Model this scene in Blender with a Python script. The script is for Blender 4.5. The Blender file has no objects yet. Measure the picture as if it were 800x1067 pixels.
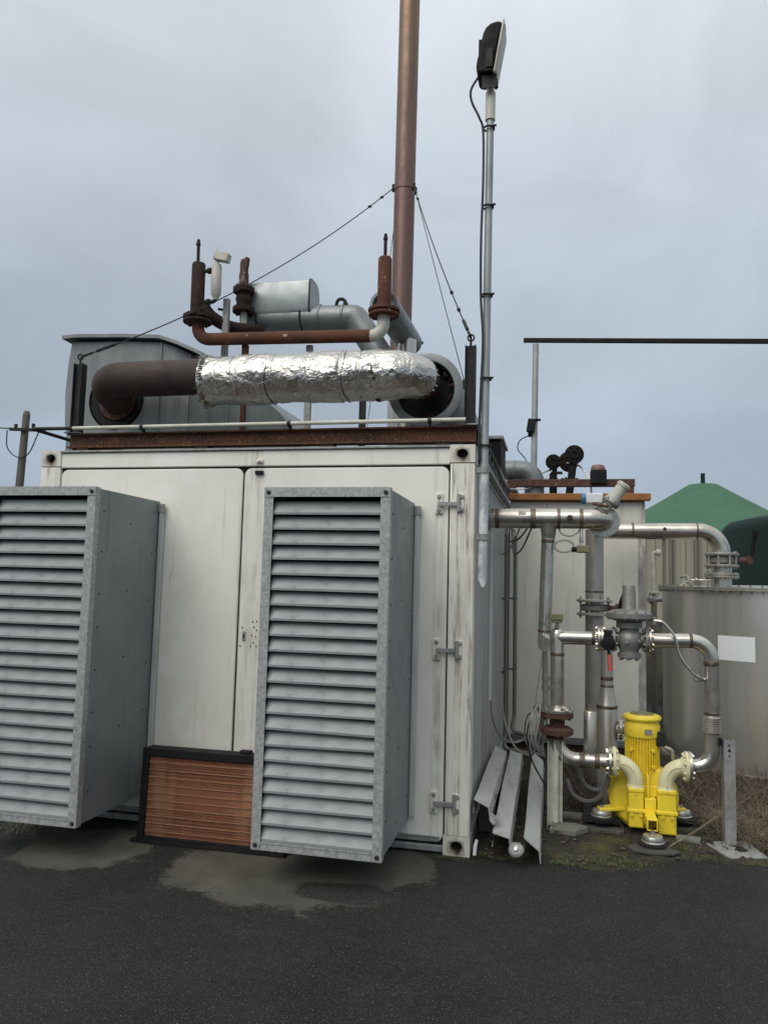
import bpy, bmesh, math, random
from mathutils import Vector as V, Matrix, noise
R = math.radians
PI = math.pi
rnd = random.Random(7)
scene = bpy.context.scene
COL = scene.collection

# ------------------------------------------------------------------ camera
cam_d = bpy.data.cameras.new('camera'); cam = bpy.data.objects.new('camera', cam_d); COL.objects.link(cam)
yaw, pitch, roll = 0.22358, 0.09352, 0.02548
fw = V((-math.sin(yaw)*math.cos(pitch), math.cos(yaw)*math.cos(pitch), math.sin(pitch)))
rt = V((math.cos(yaw), math.sin(yaw), 0)); up = rt.cross(fw)
rt2 = math.cos(roll)*rt + math.sin(roll)*up; up2 = -math.sin(roll)*rt + math.cos(roll)*up
cm = Matrix((rt2, up2, -fw)).transposed().to_4x4(); cm.translation = V((0.5304, -4.9654, 1.6797))
cam.matrix_world = cm
cam_d.sensor_fit = 'VERTICAL'; cam_d.sensor_height = 36; cam_d.lens = 36*801/1067
cam_d.clip_start = .05; cam_d.clip_end = 3000
scene.camera = cam

# ------------------------------------------------------------------ sky, sun, exposure
SUN_EL, SUN_AZ = R(48), R(205)      # azimuth: clockwise from +y, so behind the camera, a little to the left
world = bpy.data.worlds.new('World'); scene.world = world; world.use_nodes = True
wn, wl = world.node_tree.nodes, world.node_tree.links
wn.clear()
wo = wn.new('ShaderNodeOutputWorld'); bg = wn.new('ShaderNodeBackground'); bg.inputs[1].default_value = .1
sky = wn.new('ShaderNodeTexSky'); sky.sky_type = 'NISHITA'; sky.sun_disc = False
sky.sun_elevation = SUN_EL; sky.sun_rotation = SUN_AZ
tc = wn.new('ShaderNodeTexCoord')
sep = wn.new('ShaderNodeSeparateXYZ'); wl.new(tc.outputs['Generated'], sep.inputs[0])
elev = wn.new('ShaderNodeMapRange'); wl.new(sep.outputs['Z'], elev.inputs[0])
elev.inputs[1].default_value = 0; elev.inputs[2].default_value = 1; elev.inputs[3].default_value = 0; elev.inputs[4].default_value = 1
# overcast: brighter towards the zenith
grad = wn.new('ShaderNodeValToRGB'); wl.new(elev.outputs[0], grad.inputs[0])
cr = grad.color_ramp
cr.elements[0].position = 0; cr.elements[0].color = (.272, .322, .386, 1)
cr.elements[1].position = 1; cr.elements[1].color = (.80, .82, .84, 1)
e = cr.elements.new(.16); e.color = (.288, .342, .408, 1)
e = cr.elements.new(.42); e.color = (.385, .435, .490, 1)
# cloud layers, stretched flat towards the horizon
mp = wn.new('ShaderNodeMapping'); wl.new(tc.outputs['Generated'], mp.inputs[0]); mp.inputs['Scale'].default_value = (1.1, 1, 1.9)
mp.inputs['Location'].default_value = (3.1, .7, .2)
n1 = wn.new('ShaderNodeTexNoise'); wl.new(mp.outputs[0], n1.inputs[0]); n1.inputs['Scale'].default_value = 2.3; n1.inputs['Detail'].default_value = 6; n1.inputs['Roughness'].default_value = .5; n1.inputs['Distortion'].default_value = .7
mr = wn.new('ShaderNodeMapRange'); wl.new(n1.outputs[0], mr.inputs[0]); mr.inputs[1].default_value = .3; mr.inputs[2].default_value = .72; mr.inputs[3].default_value = .83; mr.inputs[4].default_value = 1.16
mulc = wn.new('ShaderNodeVectorMath'); mulc.operation = 'SCALE'; wl.new(grad.outputs[0], mulc.inputs[0]); wl.new(mr.outputs[0], mulc.inputs['Scale'])
sc10 = wn.new('ShaderNodeVectorMath'); sc10.operation = 'SCALE'; wl.new(mulc.outputs[0], sc10.inputs[0]); sc10.inputs['Scale'].default_value = 10
mixs = wn.new('ShaderNodeMix'); mixs.data_type = 'RGBA'; mixs.inputs[0].default_value = .96
wl.new(sky.outputs[0], mixs.inputs[6]); wl.new(sc10.outputs[0], mixs.inputs[7])
wl.new(mixs.outputs[2], bg.inputs[0]); wl.new(bg.outputs[0], wo.inputs[0])

sd = bpy.data.lights.new('sun', 'SUN'); sun = bpy.data.objects.new('sun', sd); COL.objects.link(sun)
sd.energy = 1.4; sd.angle = R(50); sd.color = (1, .955, .88)
sdir = V((math.sin(SUN_AZ)*math.cos(SUN_EL), math.cos(SUN_AZ)*math.cos(SUN_EL), math.sin(SUN_EL)))
sun.rotation_euler = sdir.to_track_quat('Z', 'Y').to_euler(); sun.location = (0, -6, 12)

scene.view_settings.view_transform = 'Standard'; scene.view_settings.look = 'None'
scene.view_settings.gamma = 1; scene.view_settings.use_curve_mapping = False
scene.view_settings.exposure = 0.45
scene.render.engine = 'CYCLES'
scene.cycles.use_denoising = True
scene.cycles.max_bounces = 6

# ------------------------------------------------------------------ materials
MATS = {}
def mat(name, base, rough=.5, metal=0., layers=(), bump=None, rvar=0., spec=.5, coat=0.):
    """layers: (colour, noise scale, lo, hi, stretch xyz[, detail]) mixed over the base one after another"""
    m = bpy.data.materials.new(name); m.use_nodes = True; MATS[name] = m
    N, L = m.node_tree.nodes, m.node_tree.links
    b = N['Principled BSDF']
    b.inputs['Roughness'].default_value = rough; b.inputs['Metallic'].default_value = metal
    b.inputs['Specular IOR Level'].default_value = spec; b.inputs['Coat Weight'].default_value = coat
    t = N.new('ShaderNodeTexCoord')
    col = N.new('ShaderNodeRGB'); col.outputs[0].default_value = (*base, 1); cur = col.outputs[0]
    for i, ly in enumerate(layers):
        c, s, lo, hi, st = ly[:5]; det = ly[5] if len(ly) > 5 else 6
        mpp = N.new('ShaderNodeMapping'); L.new(t.outputs['Object'], mpp.inputs[0]); mpp.inputs['Scale'].default_value = st
        mpp.inputs['Location'].default_value = (i*3.7, i*1.3, i*2.1)
        nz = N.new('ShaderNodeTexNoise'); L.new(mpp.outputs[0], nz.inputs[0]); nz.inputs['Scale'].default_value = s; nz.inputs['Detail'].default_value = det; nz.inputs['Roughness'].default_value = .62
        rg = N.new('ShaderNodeMapRange'); L.new(nz.outputs[0], rg.inputs[0]); rg.inputs[1].default_value = lo; rg.inputs[2].default_value = hi
        mx = N.new('ShaderNodeMix'); mx.data_type = 'RGBA'; L.new(rg.outputs[0], mx.inputs[0]); L.new(cur, mx.inputs[6]); mx.inputs[7].default_value = (*c, 1)
        cur = mx.outputs[2]
    L.new(cur, b.inputs['Base Color'])
    if rvar:
        nz = N.new('ShaderNodeTexNoise'); L.new(t.outputs['Object'], nz.inputs[0]); nz.inputs['Scale'].default_value = 9; nz.inputs['Detail'].default_value = 5
        rg = N.new('ShaderNodeMapRange'); L.new(nz.outputs[0], rg.inputs[0]); rg.inputs[1].default_value = .3; rg.inputs[2].default_value = .7; rg.inputs[3].default_value = max(.03, rough-rvar); rg.inputs[4].default_value = min(1, rough+rvar)
        L.new(rg.outputs[0], b.inputs['Roughness'])
    if bump:
        s, strength, dist = bump[:3]; st = bump[3] if len(bump) > 3 else (1, 1, 1)
        mpp = N.new('ShaderNodeMapping'); L.new(t.outputs['Object'], mpp.inputs[0]); mpp.inputs['Scale'].default_value = st
        nz = N.new('ShaderNodeTexNoise'); L.new(mpp.outputs[0], nz.inputs[0]); nz.inputs['Scale'].default_value = s; nz.inputs['Detail'].default_value = 6
        bp = N.new('ShaderNodeBump'); bp.inputs['Strength'].default_value = strength; bp.inputs['Distance'].default_value = dist
        L.new(nz.outputs[0], bp.inputs['Height']); L.new(bp.outputs[0], b.inputs['Normal'])
    return m

U1 = (1, 1, 1)
mat('white_paint', (.80, .785, .70), .42, 0, [((.66, .65, .575), 1.3, .40, .75, (1, 1, .6)), ((.52, .49, .40), 14, .60, .80, (1, 1, .06)), ((.30, .25, .18), 34, .67, .82, (1, 1, .12)), ((.34, .25, .16), 7, .71, .80, (1, 1, .10)), ((.84, .83, .77), 3, .55, .8, U1)], (60, .08, .004), .1)
mat('dirty_white_post', (.80, .775, .68), .45, 0, [((.50, .46, .36), 9, .46, .72, (1, 1, .05)), ((.17, .145, .11), 26, .57, .70, (1, 1, .09)), ((.27, .165, .09), 13, .62, .74, (1, 1, .12)), ((.09, .075, .06), 70, .68, .78, (1, 1, .4))], (60, .12, .004), .1)
def grime_runs(name, runs, colour):
    # dirt washed down along the hinge line and the post: narrow vertical runs at fixed places on the paint
    N, L = MATS[name].node_tree.nodes, MATS[name].node_tree.links; b = N['Principled BSDF']; cur = b.inputs['Base Color'].links[0].from_socket
    t = N.new('ShaderNodeTexCoord'); sp = N.new('ShaderNodeSeparateXYZ'); L.new(t.outputs['Object'], sp.inputs[0])
    mp_ = N.new('ShaderNodeMapping'); mp_.inputs['Scale'].default_value = (1, 1, .05); L.new(t.outputs['Object'], mp_.inputs[0])
    nz = N.new('ShaderNodeTexNoise'); nz.inputs['Scale'].default_value = 38; nz.inputs['Detail'].default_value = 7; L.new(mp_.outputs[0], nz.inputs[0])
    n2 = N.new('ShaderNodeTexNoise'); n2.inputs['Scale'].default_value = 5; n2.inputs['Detail'].default_value = 5; L.new(t.outputs['Object'], n2.inputs[0])
    for x, w, amt in runs:
        d = N.new('ShaderNodeMath'); d.operation = 'SUBTRACT'; L.new(sp.outputs[0], d.inputs[0]); d.inputs[1].default_value = x
        a = N.new('ShaderNodeMath'); a.operation = 'ABSOLUTE'; L.new(d.outputs[0], a.inputs[0])
        g1 = N.new('ShaderNodeMapRange'); L.new(a.outputs[0], g1.inputs[0]); g1.inputs[1].default_value = w*.3; g1.inputs[2].default_value = w; g1.inputs[3].default_value = amt; g1.inputs[4].default_value = 0
        g2 = N.new('ShaderNodeMapRange'); L.new(nz.outputs[0], g2.inputs[0]); g2.inputs[1].default_value = .42; g2.inputs[2].default_value = .66
        g3 = N.new('ShaderNodeMapRange'); L.new(n2.outputs[0], g3.inputs[0]); g3.inputs[1].default_value = .35; g3.inputs[2].default_value = .6
        p1 = N.new('ShaderNodeMath'); p1.operation = 'MULTIPLY'; L.new(g1.outputs[0], p1.inputs[0]); L.new(g2.outputs[0], p1.inputs[1])
        p2 = N.new('ShaderNodeMath'); p2.operation = 'MULTIPLY'; L.new(p1.outputs[0], p2.inputs[0]); L.new(g3.outputs[0], p2.inputs[1])
        mx = N.new('ShaderNodeMix'); mx.data_type = 'RGBA'; L.new(p2.outputs[0], mx.inputs[0]); L.new(cur, mx.inputs[6]); mx.inputs[7].default_value = (*colour, 1); cur = mx.outputs[2]
    L.new(cur, b.inputs['Base Color'])
grime_runs('white_paint', [(-.225, .05, .6), (-1.56, .10, .4), (-1.49, .04, .4)], (.22, .17, .12))
grime_runs('dirty_white_post', [(-.09, .035, .8), (-.02, .025, .6), (-3.14, .04, .7)], (.16, .11, .075))
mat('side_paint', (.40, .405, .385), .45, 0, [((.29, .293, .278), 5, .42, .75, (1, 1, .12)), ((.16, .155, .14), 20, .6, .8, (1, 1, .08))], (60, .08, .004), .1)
mat('cabin_paint', (.70, .685, .60), .5, 0, [((.57, .555, .48), 1.6, .38, .7, (1, 1, .5)), ((.40, .385, .31), 12, .58, .8, (1, 1, .07))], (50, .08, .004), .1)
mat('cabin_edge', (.36, .35, .33), .7, 0, [((.55, .54, .49), 6, .5, .56, (1, 1, .4)), ((.2, .19, .17), 14, .5, .75, (1, 1, .3))], (50, .3, .006))
mat('slat_grey', (.255, .279, .276), .5, .1, [((.19, .21, .207), 5, .4, .72, (.5, 1, 1)), ((.155, .163, .152), 26, .54, .78, (.5, 1, 1)), ((.315, .342, .338), 2, .5, .8, (.5, 1, 1)), ((.19, .18, .152), 9, .60, .75, (1, 1, 1))], (80, .05, .002), .1)
mat('hood_grey', (.225, .246, .25), .5, .1, [((.18, .198, .202), 2.5, .35, .7, U1), ((.30, .31, .305), 30, .64, .80, (1, 1, .15)), ((.13, .138, .133), 14, .58, .78, (1, 1, .08)), ((.10, .094, .078), 5, .66, .78, (1, 1, .2))], (70, .06, .002), .1)
mat('galvanised', (.40, .412, .40), .46, .25, [((.275, .286, .277), 38, .40, .62, U1), ((.52, .53, .515), 75, .54, .68, U1), ((.20, .198, .18), 5, .60, .8, (1, 1, .4))], (90, .08, .002), .14)
mat('galvanised_dull', (.32, .325, .31), .58, .3, [((.21, .213, .205), 22, .42, .68, U1), ((.20, .165, .12), 6, .6, .78, (1, 1, .4)), ((.44, .445, .43), 40, .6, .74, U1)], (60, .12, .003), .14)
mat('channel_steel', (.47, .475, .46), .55, .2, [((.34, .345, .335), 9, .42, .7, (1, .3, 1)), ((.22, .20, .155), 16, .58, .76, (1, .4, 1))], (60, .1, .003), .12)
mat('duct_grey', (.165, .183, .182), .45, .3, [((.25, .272, .27), 1.7, .40, .66, (2.2, 1, .3)), ((.10, .11, .11), 12, .58, .8, (1, 1, .15))], (50, .06, .003), .1)
mat('duct_light', (.225, .243, .243), .45, .45, [((.17, .185, .185), 3, .38, .7, U1), ((.31, .33, .325), 25, .58, .76, U1)], (50, .06, .003), .1)
mat('barrel_sheet', (.40, .43, .42), .4, .35, [((.30, .325, .32), 3, .38, .7, U1), ((.20, .21, .20), 18, .6, .8, (1, 1, .3))], (50, .06, .003), .1)
mat('foil', (.58, .565, .52), .31, 1., [((.50, .47, .41), 5, .48, .75, U1), ((.36, .31, .23), 19, .62, .76, U1)], None, .07)
def foil_creases():
    N, L = MATS['foil'].node_tree.nodes, MATS['foil'].node_tree.links; t = N.new('ShaderNodeTexCoord')
    nz = N.new('ShaderNodeTexNoise'); L.new(t.outputs['Object'], nz.inputs[0]); nz.inputs['Scale'].default_value = 9; nz.inputs['Detail'].default_value = 4
    mx = N.new('ShaderNodeMix'); mx.data_type = 'RGBA'; mx.blend_type = 'ADD'; mx.inputs[0].default_value = .12; L.new(t.outputs['Object'], mx.inputs[6]); L.new(nz.outputs['Color'], mx.inputs[7])
    prev = None
    for sc, st, dist in ((9, .26, .03), (22, .26, .014), (55, .24, .006)):
        v = N.new('ShaderNodeTexVoronoi'); v.feature = 'F1'; v.distance = 'MANHATTAN'; L.new(mx.outputs[2], v.inputs[0]); v.inputs['Scale'].default_value = sc
        b = N.new('ShaderNodeBump'); b.inputs['Strength'].default_value = st; b.inputs['Distance'].default_value = dist; L.new(v.outputs['Distance'], b.inputs['Height'])
        if prev: L.new(prev.outputs[0], b.inputs['Normal'])
        prev = b
    L.new(prev.outputs[0], N['Principled BSDF'].inputs['Normal'])
foil_creases()
mat('dark_rust_pipe', (.052, .039, .034), .68, .1, [((.095, .060, .047), 4, .42, .72, (.6, 1, 1)), ((.03, .026, .024), 9, .5, .75, U1)], (60, .25, .004), .1, .3)
mat('rust', (.115, .047, .027), .85, 0, [((.07, .032, .022), 5, .4, .7, U1), ((.21, .085, .038), 22, .58, .76, U1), ((.42, .34, .28), 13, .64, .69, U1)], (80, .4, .004), 0, .25)
mat('rust_beam', (.125, .058, .034), .85, 0, [((.06, .034, .025), 6, .38, .68, (.4, 1, 1)), ((.25, .115, .055), 40, .54, .72, U1), ((.33, .27, .22), 60, .60, .72, U1)], (90, .5, .005), 0, .25)
mat('rust_dark', (.040, .024, .020), .85, 0, [((.08, .040, .028), 14, .5, .72, U1), ((.02, .016, .015), 30, .5, .7, U1)], (90, .4, .004), 0, .2)
mat('rust_orange', (.33, .145, .05), .8, 0, [((.20, .085, .036), 7, .42, .7, (.4, 1, 1)), ((.09, .05, .03), 20, .6, .76, (.4, 1, 1))], (60, .3, .004), 0, .25)
mat('strip_tan', (.33, .175, .09), .7, 0, [((.22, .105, .05), 7, .42, .66, U1)])
mat('alu_strip', (.62, .63, .60), .45, .3, [((.45, .455, .44), 8, .45, .75, (1, 1, .3))], None, .1)
mat('chimney_steel', (.175, .105, .088), .46, .5, [((.235, .15, .095), .9, .45, .62, (1, 1, .35)), ((.11, .072, .066), 6, .5, .78, (1, 1, .1))], (50, .05, .002), .08)
mat('stainless', (.60, .57, .50), .25, .88, [((.43, .40, .34), 3, .38, .7, U1), ((.22, .18, .13), 11, .58, .78, U1), ((.66, .63, .57), 30, .6, .76, U1)], (40, .05, .002), .1)
mat('stainless_dull', (.50, .475, .42), .38, .75, [((.36, .34, .295), 2, .38, .7, (1, 1, .5)), ((.21, .185, .15), 9, .60, .82, (1, 1, .2))], (40, .06, .002), .1)
mat('tank_steel', (.74, .725, .68), .30, .80, [((.60, .585, .545), 1.2, .40, .66, (1, 1, .2)), ((.50, .485, .445), 4, .50, .75, (1, 1, .04)), ((.36, .34, .30), 6, .68, .80, (1, 1, .15))], (2.5, .10, .012, (1, 1, .5)))
mat('weld', (.15, .118, .086), .45, .7, [((.30, .26, .21), 30, .46, .72, U1), ((.06, .042, .03), 12, .5, .7, U1)])
mat('cast_grey', (.26, .255, .235), .5, .5, [((.17, .168, .152), 14, .42, .7, U1), ((.35, .34, .31), 30, .6, .78, U1)], (80, .15, .003), .1)
mat('bolt_steel', (.50, .49, .46), .38, .85, [((.25, .22, .18), 40, .5, .75, U1)])
mat('cast_rusty', (.085, .045, .034), .8, 0, [((.15, .085, .06), 20, .5, .72, U1), ((.26, .24, .21), 12, .62, .72, U1)], (70, .3, .004), 0, .25)
mat('yellow', (.86, .66, .045), .42, 0, [((.76, .56, .032), 5, .4, .7, U1), ((.42, .30, .04), 9, .62, .75, U1), ((.30, .22, .04), 26, .61, .76, U1), ((.09, .07, .03), 70, .65, .76, U1)], (60, .14, .003), .1)
mat('cream', (.74, .70, .45), .45, 0, [((.62, .57, .34), 7, .4, .7, U1), ((.30, .26, .15), 28, .60, .77, U1)], (60, .1, .003), .08)
mat('black', (.0075, .0075, .008), .7, 0, [((.018, .0178, .017), 14, .5, .78, U1)], None, .1, .25)
mat('black_rubber', (.012, .012, .012), .85, 0, [((.035, .033, .028), 14, .5, .78, U1)], None, 0, .25)
mat('dark_steel', (.020, .021, .021), .65, .2, [((.05, .05, .047), 18, .48, .74, (1, 1, .4)), ((.045, .028, .02), 8, .6, .75, U1)], (60, .2, .003), 0, .3)
mat('white_plastic', (.74, .75, .74), .4, 0, [((.55, .56, .54), 8, .5, .8, U1)])
mat('label_white', (.78, .81, .82), .5, 0, [((.72, .75, .76), 2, .4, .7, U1)])
mat('aged_white', (.56, .55, .47), .5, 0, [((.38, .37, .29), 9, .42, .72, U1), ((.2, .17, .12), 30, .62, .8, U1)])
mat('olive_plastic', (.20, .19, .10), .5, 0, [((.13, .12, .06), 10, .45, .75, U1)])
mat('blue_plastic', (.06, .20, .36), .4, 0, [((.04, .13, .24), 12, .5, .8, U1)])
mat('red_plastic', (.50, .10, .08), .5, 0, [((.38, .08, .07), 12, .5, .8, U1)])
mat('pink_lens', (.22, .10, .09), .5, 0, [((.14, .06, .055), 12, .5, .8, U1)])
mat('pole_steel', (.36, .385, .38), .5, .3, [((.24, .265, .26), 8, .42, .7, (1, 1, .3)), ((.55, .56, .55), 20, .60, .68, (1, 1, .3))], (60, .12, .003), .1)
mat('peeling_steel', (.42, .44, .44), .55, .2, [((.66, .67, .66), 13, .5, .56, (1, 1, .4)), ((.25, .25, .24), 20, .58, .72, U1)], (40, .4, .006), .1)
mat('green_membrane', (.052, .126, .076), .75, 0, [((.062, .142, .088), .5, .4, .7, U1), ((.043, .107, .065), 1.4, .5, .8, U1)], None, 0, .2)
mat('dark_green', (.0055, .018, .0145), .7, 0, [((.008, .024, .019), .7, .4, .7, (1, 1, .3))], None, 0, .25)
mat('cladding', (.30, .285, .215), .7, 0, [((.225, .21, .16), .8, .4, .75, (1, 1, .3)), ((.17, .155, .115), 4, .58, .8, (1, 1, .1))])
mat('cladding_dark', (.16, .15, .115), .6, 0, [((.11, .10, .08), 2, .4, .75, U1)])
mat('wood_pole', (.13, .115, .095), .8, 0, [((.08, .07, .06), 6, .4, .7, (1, 1, .1))])
mat('concrete', (.19, .185, .16), .9, 0, [((.11, .107, .085), 7, .42, .7, U1), ((.07, .075, .035), 16, .56, .74, U1)], (70, .4, .006), 0, .25)
mat('conduit_grey', (.17, .17, .162), .5, .2, [((.11, .108, .10), 12, .5, .8, U1)])
mat('cable', (.26, .255, .235), .6, 0, [((.36, .35, .32), 18, .5, .8, U1)])
mat('cable_black', (.02, .02, .02), .55)
mat('cable_white', (.62, .62, .58), .5)
mat('wire_rope', (.022, .022, .022), .6, .3)
mat('straw', (.24, .19, .13), .85, 0, [((.11, .085, .06), 3, .38, .62, U1), ((.36, .30, .215), 9, .55, .75, U1)], None, 0, .2)
mat('stem_brown', (.10, .066, .048), .8, 0, [((.055, .04, .032), 5, .45, .7, U1)])
mat('green_grass', (.07, .095, .03), .7, 0, [((.15, .15, .06), 6, .45, .7, U1)])
mat('stone', (.085, .082, .07), .9, 0, [((.05, .048, .04), 8, .4, .7, U1), ((.19, .182, .16), 18, .62, .75, U1)], (60, .2, .004), 0, .2)
mat('bank_soil', (.035, .032, .025), .95, 0, [((.05, .05, .03), 2, .42, .7, U1), ((.02, .019, .015), 6, .5, .75, U1)], (8, .8, .05), 0, .2)

# soil and moss beside the pump
mat('soil', (.050, .045, .033), .95, 0, [((.026, .024, .018), 3.5, .42, .64, U1), ((.085, .082, .032), 2.6, .54, .68, U1), ((.055, .066, .018), 9, .60, .72, U1), ((.13, .12, .095), 60, .62, .72, U1)], (45, .9, .025), 0, .2)

# asphalt: damp dark bitumen with pale grit; the rain-sheltered patches in front of the hoods have dried out pale
def asphalt():
    m = mat('asphalt', (.030, .030, .029), .8, spec=.18)
    N, L = m.node_tree.nodes, m.node_tree.links; b = N['Principled BSDF']
    t = N.new('ShaderNodeTexCoord'); obj_c = t.outputs['Object']
    def noise_n(scale, det=5, vec=None, rough=.6):
        n = N.new('ShaderNodeTexNoise'); L.new(vec or obj_c, n.inputs[0]); n.inputs['Scale'].default_value = scale; n.inputs['Detail'].default_value = det; n.inputs['Roughness'].default_value = rough; return n.outputs[0]
    def rng(s, a, b_, c=0., d=1.):
        r = N.new('ShaderNodeMapRange'); L.new(s, r.inputs[0]); r.inputs[1].default_value = a; r.inputs[2].default_value = b_; r.inputs[3].default_value = c; r.inputs[4].default_value = d; return r.outputs[0]
    def mixc(f, a, b_):
        x = N.new('ShaderNodeMix'); x.data_type = 'RGBA'
        (L.new(f, x.inputs[0]) if not isinstance(f, float) else setattr(x.inputs[0], 'default_value', f))
        for s, i in ((a, 6), (b_, 7)):
            if isinstance(s, tuple): x.inputs[i].default_value = (*s, 1)
            else: L.new(s, x.inputs[i])
        return x.outputs[2]
    def mth(op, a, b_):
        x = N.new('ShaderNodeMath'); x.operation = op
        for i, s in enumerate((a, b_)):
            if isinstance(s, (int, float)): x.inputs[i].default_value = s
            else: L.new(s, x.inputs[i])
        return x.outputs[0]
    # dried patches: noise-edged ellipses (centre x, y, half sizes)
    wob = mth('MULTIPLY', mth('SUBTRACT', noise_n(4.2, 8), .5), 1.35)
    fine = mth('MULTIPLY', mth('SUBTRACT', noise_n(55, 4), .5), .5)
    mask = None
    moss_n = rng(noise_n(7, 7), .60, .72)
    for cx, cy, sx, sy, sgn in ((-2.36, -.52, .44, .36, 1), (-1.02, -.58, .70, .47, 1), (-.40, -.30, .24, .30, 1), (-.60, -.74, .27, .15, -1)):
        mp_ = N.new('ShaderNodeMapping'); L.new(obj_c, mp_.inputs[0]); mp_.inputs['Location'].default_value = (-cx/sx, -cy/sy, 0); mp_.inputs['Scale'].default_value = (1/sx, 1/sy, 0)
        ln = N.new('ShaderNodeVectorMath'); ln.operation = 'LENGTH'; L.new(mp_.outputs[0], ln.inputs[0])
        d = mth('ADD', mth('ADD', ln.outputs['Value'], wob), fine)
        mk = rng(d, .89, 1.05, 1, 0)
        if mask is None: mask = mk
        elif sgn > 0: mask = mth('MAXIMUM', mask, mk)
        else: mask = mth('MULTIPLY', mask, mth('SUBTRACT', 1.0, mth('MULTIPLY', mk, .85)))
    base = mixc(rng(noise_n(.8, 6), .35, .68), (.0165, .0165, .0158), (.030, .0298, .0280))
    base = mixc(rng(noise_n(5, 5), .55, .78), base, (.036, .0345, .030))
    dry = mixc(rng(noise_n(4, 6), .35, .7), (.085, .079, .065), (.140, .132, .110))
    base = mixc(mask, base, dry)
    mp_ = N.new('ShaderNodeMapping'); L.new(obj_c, mp_.inputs[0]); mp_.inputs['Location'].default_value = (.18/.5, .16/.22, 0); mp_.inputs['Scale'].default_value = (1/.5, 1/.22, 0)
    ln = N.new('ShaderNodeVectorMath'); ln.operation = 'LENGTH'; L.new(mp_.outputs[0], ln.inputs[0])
    base = mixc(mth('MULTIPLY', moss_n, rng(ln.outputs['Value'], .6, 1.1, 1, 0)), base, (.075, .078, .03))
    mp_ = N.new('ShaderNodeMapping'); L.new(obj_c, mp_.inputs[0]); mp_.inputs['Location'].default_value = (-.35/.5, 1.0/.5, 0); mp_.inputs['Scale'].default_value = (1/.5, 1/.5, 0)
    ln = N.new('ShaderNodeVectorMath'); ln.operation = 'LENGTH'; L.new(mp_.outputs[0], ln.inputs[0])
    base = mixc(mth('MULTIPLY', mth('MULTIPLY', moss_n, rng(ln.outputs['Value'], .4, 1.1, 1, 0)), .5), base, (.07, .064, .048))
    # grit: three sizes of stones
    for scale, thr, c, amt in ((260, .45, (.085, .083, .075), .8), (130, .40, (.080, .078, .070), .85), (85, .24, (.17, .165, .148), .85), (30, .07, (.40, .39, .35), .95)):
        vo = N.new('ShaderNodeTexVoronoi'); vo.feature = 'F1'; L.new(obj_c, vo.inputs[0]); vo.inputs['Scale'].default_value = scale
        sp = N.new('ShaderNodeSeparateXYZ'); L.new(vo.outputs['Color'], sp.inputs[0])
        pick = rng(sp.outputs[0], .55, .58)
        dot = rng(vo.outputs['Distance'], thr, thr*.55)
        base = mixc(mth('MULTIPLY', mth('MULTIPLY', pick, dot), amt), base, c)
    L.new(base, b.inputs['Base Color'])
    L.new(rng(noise_n(1.1, 6), .3, .7, .7, .95), b.inputs['Roughness'])
    vo = N.new('ShaderNodeTexVoronoi'); L.new(obj_c, vo.inputs[0]); vo.inputs['Scale'].default_value = 190
    hgt = mth('ADD', mth('MULTIPLY', vo.outputs['Distance'], -.7), mth('MULTIPLY', noise_n(140, 4), .9))
    bp = N.new('ShaderNodeBump'); bp.inputs['Strength'].default_value = 1.; bp.inputs['Distance'].default_value = .007
    L.new(hgt, bp.inputs['Height']); L.new(bp.outputs[0], b.inputs['Normal'])
asphalt()

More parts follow.
